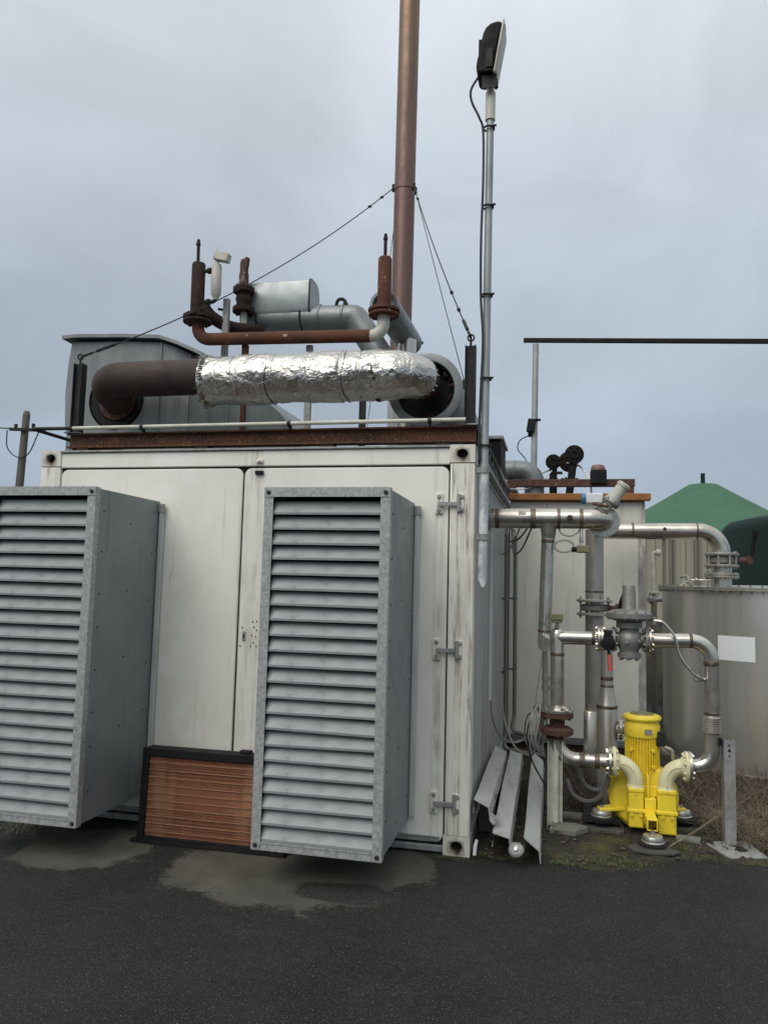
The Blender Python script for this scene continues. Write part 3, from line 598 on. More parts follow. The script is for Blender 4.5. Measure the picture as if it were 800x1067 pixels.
# stations along the plan outline: (x, y, top z)
st = [(-3.50, .66, 3.66), (-2.98, .66, 3.645), (-2.66, .66, 3.62), (-2.55, .68, 3.585), (-2.43, .72, 3.53), (-2.30, .78, 3.475), (-2.15, .87, 3.40), (-1.98, .99, 3.29), (-1.80, 1.15, 3.12), (-1.68, 1.28, 2.95), (-1.58, 1.40, 2.74)]
m = MB()
for a, b_ in zip(st, st[1:]):
    m.add([(a[0], a[1], 2.72), (b_[0], b_[1], 2.72), (b_[0], b_[1], b_[2]), (a[0], a[1], a[2])], [(0, 1, 2, 3)])
    m.add([(a[0], a[1], a[2]), (b_[0], b_[1], b_[2]), (b_[0], b_[1]+1.2, b_[2]), (a[0], a[1]+1.2, a[2])], [(0, 1, 2, 3)])
# bulging left side
side = [(-3.50, 3.66), (-3.525, 3.45), (-3.535, 3.2), (-3.52, 2.95), (-3.46, 2.72)]
for (xa, za), (xb, zb) in zip(side, side[1:]):
    m.add([(xa, .66, za), (xb, .66, zb), (xb, 1.86, zb), (xa, 1.86, za)], [(0, 1, 2, 3)])
    m.add([(xa, .66, za), (xb, .66, zb), (-3.44, .6595, zb), (-3.44, .6595, za)], [(0, 1, 2, 3)])
obj('cowl', m, 'duct_grey', du, sharp=25)
m = MB(); tp = [(-3.56, 3.70), (-3.44, 3.708), (-3.0, 3.69), (-2.66, 3.665), (-2.5, 3.61), (-2.28, 3.51), (-2.12, 3.425)]
m.prism([(x, z) for x, z in tp]+[(x, z-.028) for x, z in reversed(tp)], xz(), .60, 1.9); obj('top_plate', m, 'duct_grey', du)
for x, y, z in ((-2.66, .655, 3.62), (-2.43, .714, 3.53), (-2.15, .862, 3.40)):
    obj('seam', MB().b2((x-.006, y-.004, 2.74), (x+.006, y+.002, z)), 'duct_grey', du)
hm = MB(); n = 36; hc = (-3.05, 3.145); m = MB()
m.lathe((hc[0], .652, hc[1]), (0, 1, 0), [(.250, .0), (.250, .008), (.234, .008), (.234, .0)], n, cap=False); obj('hole_rim', m, 'duct_grey', du)
obj('hole', MB().lathe((hc[0], .655, hc[1]), (0, 1, 0), [(.236, 0), (.236, .003)], n), 'black', du)
m = MB().lathe((-3.03, .632, 3.135), (0, 1, 0), [(.162, 0), (.162, .012)], 28); 
for k in range(10):
    a = 2*PI*k/10; m.cyl((-3.03+.142*math.cos(a), .624, 3.135+.142*math.sin(a)), (-3.03+.142*math.cos(a), .633, 3.135+.142*math.sin(a)), .012, n=6)
obj('pipe_flange', m, 'cast_rusty', du)

# ------------------------------------------------------------------ exhaust pipe: dark bend and foil-wrapped run
ex = thing('exhaust_pipe', 'exhaust pipe with dark brown bend and crinkled silver foil lagging', 'exhaust pipe', (-1.6, .35, 2.74))
m = MB().tube(fillet([(-2.0, .35, 3.228), (-2.98, .35, 3.225), (-3.02, .64, 3.150)], .19, 12), .138, 28); obj('bare_pipe', m, 'dark_rust_pipe', ex)
path = dens(fillet([(-2.09, .35, 3.190), (-.46, .35, 3.188), (-.45, .66, 3.19)], .19, 14), .010)
bend = path[:]
path = [q for q in path if q.y < .475]
def crumple(p, t):
    return 1+.040*fbm(p.x*2.6, p.y*3, p.z*3)+.016*fbm(p.x*6, p.y*6, p.z*6)+.018*fbm(p.x*14, p.y*14, p.z*14, 3)+.014*abs(noise.noise(V((p.x*30, p.y*30, p.z*30))))
rl = []
for i, q in enumerate(path):
    t = i/(len(path)-1); r = .182
    if t < .012: r = .196
    if t > .80: r = .182-.035*((t-.80)/.20)
    r += (.0, .007, .001, .008, .002, .006)[min(5, int(t*6.2))]
    for tt in (.345, .50, .655, .74): r -= .012*math.exp(-((t-tt)/.004)**2)
    rl.append(r)
obj('bare_bend', MB().tube([q for q in bend if q.x > -.75], .118, 28), 'rust_dark', ex)
fo = obj('foil_lagging', MB().tube(path, rl, 110, rf=crumple), 'foil', ex, sharp=180)
m = MB()
for k in range(60):
    a = 2*PI*k/60; r1, r2 = rnd.uniform(.14, .17), rnd.uniform(.195, .222); x = -2.09+rnd.uniform(-.02, .01)
    m.add([(x+.03, .35+r1*math.cos(a), 3.19+r1*math.sin(a)), (x+.03, .35+r1*math.cos(a+.13), 3.19+r1*math.sin(a+.13)), (x-.005+rnd.uniform(-.03, .015), .35+r2*math.cos(a+.1), 3.19+r2*math.sin(a+.1)), (x+.04, .35+.19*math.cos(a+.02), 3.19+.19*math.sin(a+.02))], [(0, 1, 2, 3)])
obj('ragged_foil_edge', m, 'foil', ex, sharp=180)
m = MB(); e1 = path[-1]; td = (path[-1]-path[-3]).normalized(); uu, ww, _ = basis(td)
for k in range(70):
    a = 2*PI*k/70; d0 = uu*math.cos(a)+ww*math.sin(a); d1 = uu*math.cos(a+.13)+ww*math.sin(a+.13); L1 = rnd.uniform(.005, .05)
    m.add([e1+d0*.146-td*.012, e1+d1*.146-td*.012, e1+d1*rnd.uniform(.125, .155)+td*L1, e1+d0*rnd.uniform(.125, .155)+td*L1*.6], [(0, 1, 2, 3)])
obj('ragged_foil_edge', m, 'foil', ex, sharp=180)
for x in (-.97, -1.55):
    obj('tie_wire', MB().tube([(x+.008*math.sin(3*a), .35+.186*math.cos(a), 3.184+.186*math.sin(a)) for a in [2*PI*k/36 for k in range(37)]], .003, 5, cap=False), 'wire_rope', ex)
m = MB()
for k in range(26):
    a = rnd.uniform(0, 2*PI); x = -.735+rnd.uniform(-.02, .02)
    m.box((x, .35+.183*math.cos(a), 3.183+.183*math.sin(a)), (rnd.uniform(.012, .04), .012, rnd.uniform(.01, .05)), Matrix.Rotation(a, 3, 'X'))
obj('torn_joint', m, 'rust_dark', ex)['kind'] = 'stuff'

# ------------------------------------------------------------------ silencer drum at the right end
si = thing('silencer_drum', 'round grey silencer drum with open dark mouth behind the foil pipe end', 'silencer', (-.45, 1.4, 2.74))
C0 = V((-.452, .64, 3.147)); m = MB()
m.lathe(C0, (0, 1, 0), [(.222, .14), (.222, .0), (.228, -.004), (.275, -.004), (.285, .0), (.285, .02), (.268, .022), (.268, .09), (.275, .092), (.275, .10), (.268, .102), (.268, 1.9), (.1, 1.95)], 44, cap=False); obj('shell', m, 'duct_light', si, sharp=30)
obj('mouth', MB().lathe(C0+V((0, .13, 0)), (0, 1, 0), [(.223, 0), (.223, .004)], 36), 'black', si)
m = MB()
for k in range(60):
    a = rnd.uniform(-1.9, 1.6); r_ = rnd.uniform(.18, .215); rr = rnd.uniform(.010, .026)
    m.box(C0+V((r_*math.sin(a+PI/2), rnd.uniform(.02, .11), r_*math.cos(a+PI/2))), (rr, rr, rr), Matrix.Rotation(rnd.uniform(0, 3), 3, V((rnd.random(), rnd.random(), .3))))
obj('charred_wool', m, 'rust_dark', si, bevel=.004)['kind'] = 'stuff'
obj('band', MB().lathe(C0+V((0, .42, 0)), (0, 1, 0), [(.268, 0), (.276, .001), (.276, .04), (.268, .041)], 40, cap=False), 'galvanised_dull', si)
for y in (.9, 2.2): obj('saddle', MB().b2((-.70, y, 2.735), (-.20, y+.05, 2.92)), 'galvanised_dull', si)
obj('latch', MB().b2((-.19, .80, 3.20), (-.165, .86, 3.26)), 'dark_steel', si)

# ------------------------------------------------------------------ rusty coolant pipework
cp = thing('coolant_pipework', 'rust brown water pipe with two capped risers above the foil pipe', 'pipework', (-1.7, .9, 2.6))
m = MB().lathe((-2.485, .9, 3.93), (-.008, 0, 1), [(.058, 0), (.058, .44), (.05, .455), (.02, .46)], 20)
obj('left_riser'.replace('left_', ''), m, 'rust_dark', cp)
obj('rod', MB().cyl((-2.497, .9, 4.38), (-2.502, .9, 4.57), .014, n=10).cyl((-2.502, .9, 4.55), (-2.502, .9, 4.60), .022, .012, n=8), 'rust_dark', cp)
obj('flange', MB().flange((-2.475, .9, 3.905), (0, 0, 1), .125, .026, 8, .1, .013, n=24).flange((-2.475, .9, 3.868), (0, 0, 1), .122, .024, 8, .1, .010, n=24), 'rust_dark', cp)
obj('lower_pipe', MB().tube(fillet([(-2.470, .9, 3.87), (-2.462, .9, 3.712), (-.95, .9, 3.672)], .11, 10), .052, 20), 'rust', cp)
obj('primed_elbow', MB().tube(fillet([(-.955, .9, 3.672), (-.85, .9, 3.672), (-.846, .9, 3.83)], .10, 8), .050, 20), 'aged_white', cp)
obj('flange', MB().flange((-.846, .9, 3.875), (0, 0, 1), .128, .026, 8, .1, .013, n=24).flange((-.846, .9, 3.84), (0, 0, 1), .122, .024, 8, .1, .010, n=24), 'rust', cp)
obj('riser', MB().lathe((-.846, .9, 3.885), (-.002, 0, 1), [(.056, 0), (.056, .42), (.048, .435), (.02, .44)], 20), 'rust', cp)
obj('rod', MB().cyl((-.847, .9, 4.32), (-.848, .9, 4.49), .014, n=10).cyl((-.848, .9, 4.47), (-.848, .9, 4.52), .02, .012, n=8), 'rust_dark', cp)
obj('branch_pipe', MB().tube(spline([(-2.45, .92, 4.02), (-2.38, .97, 3.93), (-2.28, 1.10, 3.885), (-2.18, 1.24, 3.90), (-2.12, 1.42, 3.95)], 8), .054, 18), 'rust_dark', cp)
bo = obj('level_bottle', MB().lathe((-2.318, .9, 4.10), (-.01, 0, 1), [(.02, -.05), (.03, -.02), (.043, 0), (.043, .24), (.035, .265), (.018, .27), (.018, .30)], 18), 'aged_white', cp)
obj('sensor_head', MB().box((-2.275, .9, 4.425), (.13, .075, .07), Matrix.Rotation(R(14), 3, 'Y')).cyl((-2.325, .9, 4.44), (-2.325, .9, 4.52), .008, n=8), 'aged_white', bo, bevel=.006)
obj('bottle_stub', MB().tube([(-2.45, .9, 4.31), (-2.34, .9, 4.315)], .016, 10).tube(fillet([(-2.45, .9, 4.04), (-2.325, .9, 4.035), (-2.318, .9, 4.10)], .03), .017, 10).cyl((-2.40, .9, 4.312), (-2.37, .9, 4.313), .028, n=8).cyl((-2.40, .9, 4.038), (-2.37, .9, 4.037), .028, n=8), 'dark_steel', bo)
for x, y, z1, mt in ((-2.05, .95, 3.66, 'rust'), (-2.27, 1.02, 4.10, 'galvanised_dull'), (-1.49, .98, 3.64, 'galvanised_dull'), (-1.04, 1.05, 3.6, 'dark_steel')):
    obj('support_leg', MB().b2((x-.025, y-.02, 2.59), (x+.025, y+.02, z1)), mt, cp)
obj('u_clamp', MB().tube([(-2.27, 1.02, 4.0), (-2.34, 1.0, 4.01)], .012, 8), 'dark_steel', cp)

rv = thing('relief_valve', 'brown rusty safety valve standing beside the galvanised barrel', 'valve', (-2.235, 1.3, 3.88))
obj('stem', MB().cyl((-2.225, 1.3, 3.9), (-2.23, 1.3, 4.08), .028, n=12), 'aged_white', rv)
obj('lower_flange', MB().flange((-2.236, 1.3, 4.10), (0, 0, 1), .098, .045, 8, .08, .013), 'rust_dark', rv)
obj('body', MB().lathe((-2.238, 1.3, 4.11), (0, 0, 1), [(.065, 0), (.062, .05), (.075, .09), (.062, .13), (.06, .16)], 18), 'rust_dark', rv)
obj('upper_flange', MB().flange((-2.242, 1.3, 4.285), (0, 0, 1), .096, .045, 8, .08, .013), 'rust_dark', rv)
obj('bonnet', MB().lathe((-2.245, 1.3, 4.30), (-.01, 0, 1), [(.046, 0), (.043, .14), (.038, .15), (.038, .24), (.03, .27), (.015, .28)], 16).box((-2.22, 1.28, 4.5), (.03, .05, .16), Matrix.Rotation(R(8), 3, 'Y')).cyl((-2.25, 1.3, 4.54), (-2.215, 1.3, 4.54), .042, n=12), 'cast_rusty', rv, bevel=.004)

# ------------------------------------------------------------------ galvanised barrel and its elbow ducts
ba = thing('boxed_duct', 'galvanised pipe with a sheet metal box on top, bending down behind the foil', 'duct', (-1.9, 1.5, 2.6))
prof = [(1.385, 4.09), (1.625, 4.09), (1.640, 4.12), (1.640, 4.30)]
for k in range(0, 7):
    a = PI/2*k/6; prof.append((1.54+.10*math.cos(a), 4.30+.10*math.sin(a)))
prof += [(1.42, 4.40), (1.385, 4.385), (1.37, 4.345), (1.37, 4.12)]
o = obj('box_top', MB().prism(prof, yz, -2.275, -1.635), 'barrel_sheet', ba, bevel=.006, sharp=30)
obj('end_rim', MB().prism([(1.505+(q[0]-1.505)*1.04, 4.245+(q[1]-4.245)*1.03) for q in prof], yz, -1.652, -1.638), 'dark_steel', o)
obj('inlet_collar', MB().lathe((-2.31, 1.5, 4.078), (1, 0, -.02), [(.11, 0), (.126, .006), (.126, .03), (.117, .035)], 28), 'duct_light', ba)
for x in (-2.15, -1.735): obj('strap', MB().tube([(x, 1.5-.122*math.cos(a), 4.07-.122*math.sin(a)) for a in [PI*k/12-.7 for k in range(11)]], .008, 6), 'dark_steel', o)
obj('elbow_duct', MB().tube(fillet([(-2.30, 1.5, 4.078), (-1.25, 1.5, 4.05), (-.86, 1.5, 3.46)], .05, 3), .116, 28), 'duct_light', ba, sharp=18)
for x in (-1.57, -1.35): obj('duct_bead', MB().lathe((x, 1.5, 4.0615), (1, 0, -.034), [(.118, -.012), (.124, -.006), (.124, .006), (.118, .012)], 28, cap=False), 'duct_light', ba)
obj('lifting_lug', MB().tube(spline([(-1.42, 1.45, 4.13), (-1.40, 1.45, 4.20), (-1.35, 1.45, 4.205), (-1.31, 1.45, 4.14)], 6), .016, 8), 'dark_steel', ba)
obj('brace', MB().tube([(-1.28, 1.42, 3.72), (-1.02, 1.42, 3.48)], .012, 8).tube([(-1.35, 1.42, 3.72), (-1.09, 1.42, 3.48)], .012, 8), 'dark_steel', ba)

sp_ = thing('open_duct', 'grey round duct stub pointing at the viewer in front of the chimney', 'duct', (-.83, 1.7, 2.6))
m = MB().lathe((-.885, 1.04, 3.985), (.02, 1, 0.0), [(.095, .12), (.095, .0), (.117, 0), (.120, .004), (.120, 1.05)], 32); obj('tube', m, 'duct_light', sp_, sharp=30)
obj('inner', MB().lathe((-.884, 1.12, 3.985), (0, 1, 0), [(.096, 0), (.096, .004)], 24), 'label_white', sp_)
obj('stand', MB().cyl((-.82, 1.75, 2.59), (-.82, 1.75, 3.9), .085, n=24), 'stainless', sp_)
obj('rivet', MB().lathe((-.735, 2.05, 3.97), (1, 0, 0), [(.018, 0), (.012, .01)], 8), 'dark_steel', sp_)

# ------------------------------------------------------------------ chimney and its guy wires
ch = thing('exhaust_chimney', 'tall reddish brown steel exhaust stack rising out of the picture', 'chimney', (-1.035, 2.5, 2.585))
obj('stack_pipe', MB().cyl((-1.04, 2.5, 3.9), (-1.022, 2.5, 9.6), .107, .107, 36), 'chimney_steel', ch)
obj('base_section', MB().cyl((-1.04, 2.5, 2.585), (-1.04, 2.5, 3.9), .118, n=36), 'stainless', ch)
obj('clamp_ring', MB().lathe((-1.034, 2.5, 5.74), (0, 0, 1), [(.108, 0), (.114, .0), (.114, .05), (.108, .05)], 36, cap=False), 'chimney_steel', ch)
anch = [(-1.147, 2.47, 5.77), (-.93, 2.46, 5.76), (-.93, 2.55, 5.76), (-1.12, 2.57, 5.70)]
for q in anch: obj('lug', MB().box(V(q), (.03, .014, .08)), 'dark_steel', ch)
ends = [((-2.99, .06, 3.33), 'black guy wire from the chimney to the left roof post'), ((-.045, .06, 3.34), 'black guy wire from the chimney to the right roof post'),
        ((.015, .5, 2.60), 'thin guy wire descending behind the right roof post'), ((-2.3, 5.6, 2.6), 'thin guy wire running behind the chimney to the rear roof')]
for i, (q, (e_, lb)) in enumerate(zip(anch, ends)):
    g_ = thing('guy_wire', lb, 'wire', q, 'chimney guy wires')
    pts = sag(q, e_, (.17, .06, .02, .02)[i], 20)
    obj('rope', MB().tube(pts, .0055 if i < 2 else .004, 6), 'wire_rope', g_)
    if i < 2:
        tl = pts[-1]-pts[-4]; tl.normalize(); a = pts[-1]-tl*.30
        obj('turnbuckle', MB().cyl(a, a+tl*.16, .012, n=8), 'dark_steel', g_)
        obj('end_shackle', MB().cyl(a+tl*.2, a+tl*.29, .010, n=8), 'dark_steel', g_)
        for j in ((1, 2) if i == 0 else (1, 2, 15, 17)):
            obj('rope_clip', MB().cyl(pts[j]-tl*.016, pts[j]+tl*.016, .013, n=7), 'dark_steel', g_)

# ------------------------------------------------------------------ floodlight on its pole
fl = thing('floodlight_pole', 'black floodlight on a thin grey pole fixed to the container corner', 'floodlight', (.062, .04, 1.70))
PX, PY = .062, .05
obj('pole', MB().cyl((PX-.006, PY, 2.42), (PX+.004, PY, 4.96), .0265, .025, 18), 'pole_steel', fl)
# the bare lower end is flaking, cut ragged
m = MB(); n = 20; ring0 = [(PX-.008+.0305*math.cos(2*PI*k/n), PY+.0305*math.sin(2*PI*k/n), 1.70+rnd.uniform(-.025, .03)) for k in range(n)]
ring1 = [(PX-.006+.0305*math.cos(2*PI*k/n), PY+.0305*math.sin(2*PI*k/n), 2.42) for k in range(n)]
m.add(ring0+ring1, [(k, (k+1) % n, n+(k+1) % n, n+k) for k in range(n)]); obj('flaking_end', m, 'peeling_steel', fl)
obj('pole_sleeve', MB().cyl((PX+.003, PY, 4.86), (PX+.004, PY, 5.06), .034, n=18).cyl((PX+.004, PY, 5.06), (PX+.004, PY, 5.14), .026, n=16), 'aged_white', fl)
for z in (2.0, 2.44): obj('wall_clamp', MB().lathe((PX-.005, PY, z), (0, 0, 1), [(.037, -.02), (.037, .02)], 16).b2((-.002, PY-.02, z-.018), (PX-.03, PY+.02, z+.018)), 'galvanised_dull', fl)
# lamp head: outline in the x-z plane, 0.3 m deep
def px_head():
    base = [(.166, 5.535), (.125, 5.542), (.080, 5.532), (.046, 5.505), (.026, 5.465), (.015, 5.41), (.010, 5.36), (.0, 5.31), (-.014, 5.27), (-.022, 5.215), (-.018, 5.165), (.004, 5.15), (.045, 5.148), (.098, 5.150)]
    return [(.062+(x-.074)*.93, 5.147+(z-5.147)*.93) for x, z in base]
m = MB().prism(px_head(), xz(), PY-.10, PY+.10); hd = obj('housing', m, 'black', fl, bevel=.02, bseg=4)
m = MB().prism([(.150, 5.518), (.164, 5.515), (.103, 5.146), (.087, 5.143)], xz(), PY-.10, PY+.10); obj('front_frame', m, 'aged_white', hd, bevel=.004)
m = MB().prism([(.1605, 5.49), (.1640, 5.49), (.1095, 5.165), (.1060, 5.165)], xz(), PY-.088, PY+.088); obj('glass', m, 'aged_white', hd)
obj('top_hook', MB().box((.154, PY, 5.523), (.02, .05, .02)), 'black', hd)
fm_ = mesh_of('cooling_fin', MB().b2((-.012, -.004, 5.24), (.03, .004, 5.40)), 'black')
for k in range(5):
    o = obj('cooling_fin', fm_, None, hd); o.location = (0, PY-.08+.04*k, 0)
br = obj('bracket', MB().b2((PX-.05, PY-.07, 5.135), (PX+.05, PY+.07, 5.147)).b2((PX-.05, PY-.075, 5.05), (PX+.052, PY-.069, 5.147)).b2((.04, PY-.124, 5.17), (.085, PY-.114, 5.30)).b2((.04, PY-.114, 5.15), (.085, PY-.07, 5.158)), 'dark_steel', fl)
cab = spline([(-.01, PY-.05, 5.16), (-.062, PY-.06, 5.06), (-.055, PY-.06, 4.97), (-.005, PY-.05, 4.86), (.022, PY-.035, 4.76), (.026, PY-.032, 4.4), (.018, PY-.036, 4.0), (.022, PY-.034, 3.6), (.04, PY-.04, 3.3), (.028, PY-.036, 2.9), (.022, PY-.036, 2.62), (.03, PY-.03, 2.5)], 8)
obj('cable', MB().tube(cab, .0085, 8), 'cable_black', fl)
for z in (4.80, 4.24, 3.62, 3.05, 2.60): obj('cable_tie', MB().lathe((PX-.003, PY-.004, z), (.05, 0, 1), [(.034, -.007), (.040, -.006), (.040, .006), (.034, .007)], 16, cap=False).b2((PX+.025, PY-.04, z-.006), (PX+.05, PY-.03, z+.006)), 'black', fl)

# ------------------------------------------------------------------ cable tray, conduits, trunking along the container side
ct = thing('cable_tray', 'dark steel cable tray along the top of the container side', 'cable tray', (.05, 1.7, 2.6))
for z in (2.52, 2.66): obj('tray_rail', MB().b2((.012, .2, z), (.045, 3.15, z+.03)), 'galvanised_dull', ct)
rgm = mesh_of('rung', MB().b2((.015, .32, 2.552), (.04, .35, 2.658)), 'galvanised_dull')
for k in range(9):
    o = obj('rung', rgm, None, ct); o.location.y += k*.33
obj('tray_cable', MB().tube(spline([(.06, .2, 2.63), (.065, .9, 2.62), (.06, 1.6, 2.6), (.07, 2.4, 2.61), (.08, 3.2, 2.7)], 6), .014, 8), 'cable_black', ct)
wt = thing('cable_trunking', 'thin white cable trunking strip on the grey corrugated side wall', 'trunking', (.01, 1.45, 1.5))
obj('strip', MB().b2((-.004, 1.30, .78), (.014, 1.34, 2.12)), 'white_plastic', wt)
obj('tail_cable', MB().tube(spline([(.015, 1.32, .78), (.03, 1.35, .62), (.10, 1.5, .45), (.22, 1.7, .40), (.34, 1.6, .52), (.37, 1.2, .66)], 8), .009, 8), 'cable', wt)
for i, (x, y, lb, e1) in enumerate(((.045, 2.55, 'grey conduit pipe nearer the container side, bent at the foot', .30), (.11, 2.9, 'grey conduit pipe beside the pale cabin, bent at the foot', .42))):
    cd = thing('conduit', lb, 'conduit', (x, y, .1), 'conduits beside the container')
    obj('tube', MB().tube(fillet([(x, y, 2.20), (x+.006, y, e1), (x-.02 if i else x, y-.05, .17+.1*i), (.42, y-.15, .15+.09*i)], .06), .019, 12), 'conduit_grey', cd)
    obj('top_bend', MB().tube(fillet([(x, y, 2.19), (x, y, 2.26), (x-.06, y-.03, 2.29)], .03), .021, 10), 'aged_white', cd)
    obj('clip', MB().b2((-.0, y-.01, 1.56), (x, y+.01, 1.58)).b2((-.0, y-.01, .86), (x, y+.01, .88)).lathe((x, y, 1.57), (0, 0, 1), [(.026, -.012), (.026, .012)], 10).lathe((x, y, .87), (0, 0, 1), [(.026, -.012), (.026, .012)], 10), 'conduit_grey', cd)
cb = thing('loose_cables', 'thin dark cables looping under the upper gas pipe by the wall', 'cable', (.1, 1.5, 2.0))
obj('cable_loop', MB().tube(spline([(.06, 2.4, 2.26), (.10, 1.8, 2.09), (.22, 1.2, 2.06), (.30, 1.08, 2.14)], 8), .007, 6), 'cable_black', cb)
obj('cable_loop', MB().tube(spline([(.08, 2.8, 2.28), (.14, 2.0, 2.00), (.24, 1.3, 1.98), (.33, 1.08, 2.14)], 8), .007, 6), 'cable_black', cb)
obj('cable_loop', MB().tube(spline([(.0, 1.9, 2.02), (.06, 1.7, 1.96), (.16, 1.4, 2.02), (.24, 1.2, 2.16)], 8), .006, 6), 'cable', cb)

# roof ventilator box and the grey elbow between the two containers
vb = thing('ventilator_box', 'black roof box behind the floodlight pole at the container edge', 'ventilator', (-.1, 2.2, 2.6))
obj('case', MB().b2((-.42, 1.9, 2.59), (.03, 2.5, 3.0)), 'black', vb, bevel=.01)
obj('lid', MB().b2((-.45, 1.87, 3.0), (.05, 2.53, 3.03)), 'galvanised_dull', vb, bevel=.004)
el = thing('grey_elbow_pipe', 'light grey elbow pipe bending down onto the pale cabin roof', 'pipe', (.27, 3.62, 2.6))
obj('elbow', MB().tube(fillet([(-.4, 3.62, 2.985), (.272, 3.62, 2.975), (.272, 3.62, 2.56)], .14, 6), .108, 26), 'duct_light', el, sharp=16)
obj('bead', MB().lathe((.06, 3.62, 2.978), (1, 0, 0), [(.108, -.015), (.116, -.006), (.116, .006), (.108, .015)], 26, cap=False), 'duct_light', el)
obj('bead', MB().lathe((.272, 3.62, 2.80), (0, 0, 1), [(.108, -.015), (.116, -.006), (.116, .006), (.108, .015)], 26, cap=False), 'duct_light', el)

# ------------------------------------------------------------------ pale cabin behind the pipework
cn = thing('pale_cabin', 'pale cream metal cabin with orange rusty roof edge behind the pipes', 'cabin', (.7, 4.8, 0))
obj('front_panel', MB().b2((.03, 3.3, .10), (.415, 3.34, 2.585)), 'cabin_paint', cn)
obj('front_panel', MB().b2((.419, 3.3, .10), (1.33, 3.34, 2.585)), 'cabin_paint', cn)
obj('peeling_corner', MB().b2((1.33, 3.295, .10), (1.40, 3.36, 2.585)), 'cabin_edge', cn)
obj('side_wall', MB().b2((1.36, 3.36, .10), (1.395, 6.3, 2.585)), 'cabin_paint', cn)
obj('left_wall'.replace('left_', ''), MB().b2((.03, 3.34, .10), (.06, 6.3, 2.585)), 'cabin_paint', cn)
obj('rear_wall', MB().b2((.06, 6.26, .10), (1.36, 6.3, 2.585)), 'cabin_paint', cn)
obj('base_frame', MB().b2((.05, 3.32, .0), (1.38, 6.28, .10)), 'rust_dark', cn)
obj('roof', MB().b2((.03, 3.33, 2.585), (1.40, 6.3, 2.64)), 'galvanised_dull', cn)
obj('roof_edge', MB().b2((.0, 3.22, 2.60), (1.45, 3.325, 2.672)), 'rust_orange', cn, bevel=.008)
obj('sill_rail', MB().b2((.03, 3.27, .12), (1.39, 3.298, .17)), 'conduit_grey', cn)
rk = thing('rusty_roof_rack', 'dark red rusty square tube frame on the pale cabin roof', 'steel frame', (.65, 3.6, 2.64))
obj('front_tube', MB().b2((-.02, 3.47, 2.775), (1.32, 3.54, 2.855)), 'cast_rusty', rk, bevel=.006)
obj('rear_tube', MB().b2((-.02, 5.2, 2.775), (1.32, 5.27, 2.855)), 'cast_rusty', rk, bevel=.006)
for x in (-.02, 1.25): obj('side_tube', MB().b2((x, 3.542, 2.778), (x+.07, 5.198, 2.852)), 'cast_rusty', rk)
for x in (.0, 1.24):
    for y in (3.472, 5.2): obj('leg', MB().b2((x, y, 2.638), (x+.07, y+.065, 2.776)), 'cast_rusty', rk)
obj('brace', MB().box((1.16, 3.6, 2.74), (.16, .03, .04), Matrix.Rotation(R(-45), 3, 'Y')), 'cast_rusty', rk)
for i, (x, y, z, r_, lb) in enumerate(((.475, 3.72, 3.08, .085, 'smaller black flanged pipe stub on the cabin roof'), (.70, 3.72, 3.16, .105, 'larger black flanged pipe stub with a second disc behind'))):
    t = thing('flanged_stub', lb, 'pipe', (x, y, 2.64), 'flanged stubs on the cabin roof')
    lean = .06*i
    obj('riser', MB().cyl((x-lean, y, 2.64), (x, y+.02, z), .042, n=16), 'black', t)
    obj('base_flange', MB().flange((x-lean*.8, y, 2.88 if i else 2.87), (0, 0, 1), .10, .02, 6, .08, .012), 'rust_dark', t)
    obj('face_flange', MB().flange((x, y-.03, z), (.1, -1, 0), r_, .03, 8, r_*.78, .014).lathe((x, y-.05, z), (.1, -1, 0), [(.05, 0), (.05, .01), (.03, .01), (.03, 0)], 16, cap=False), 'black', t)
    if i: obj('rear_disc', MB().flange((x-.06, y+.10, z-.06), (.5, -1, 0), .115, .03, 8, .09, .012), 'rust_dark', t)
    else: obj('valve_handle', MB().box((x+.04, y, 2.96), (.12, .02, .03)), 'rust_dark', t)
wh = thing('white_hose', 'thin white hose arching between the roof fittings and wall', 'hose', (.3, 3.6, 2.7))
obj('hose', MB().tube(spline([(-.02, 3.64, 2.87), (.2, 3.70, 2.90), (.42, 3.78, 3.0), (.60, 3.8, 3.08), (.74, 3.8, 3.06), (.82, 3.7, 2.96), (.87, 3.6, 2.82), (.88, 3.56, 2.66)], 8), .011, 8), 'cable_white', wh)
obj('hose', MB().tube(spline([(-.02, 3.42, 2.74), (.2, 3.5, 2.76), (.36, 3.62, 2.86), (.46, 3.68, 2.98)], 8), .008, 8), 'cable_white', wh)
wl_ = thing('warning_beacon', 'small black box with pinkish beacon on the rusty roof rack', 'beacon', (.95, 3.6, 2.7))
obj('box', MB().b2((.865, 3.42, 2.80), (1.03, 3.6, 2.95)), 'black', wl_, bevel=.008)
obj('lens', MB().lathe((.945, 3.5, 2.95), (0, 0, 1), [(.075, 0), (.075, .03), (.06, .055), (.02, .065)], 16), 'pink_lens', wl_)

# ------------------------------------------------------------------ gas pipework
def weld(parent, c_, ax, r, w=.02):
    w *= rnd.uniform(.9, 1.7)
    return obj('weld_seam', MB().lathe(V(c_), ax, [(r, -w/2), (r+.0016, -w/3), (r+.0016, w/3), (r, w/2)], 24, cap=False), 'weld', parent)
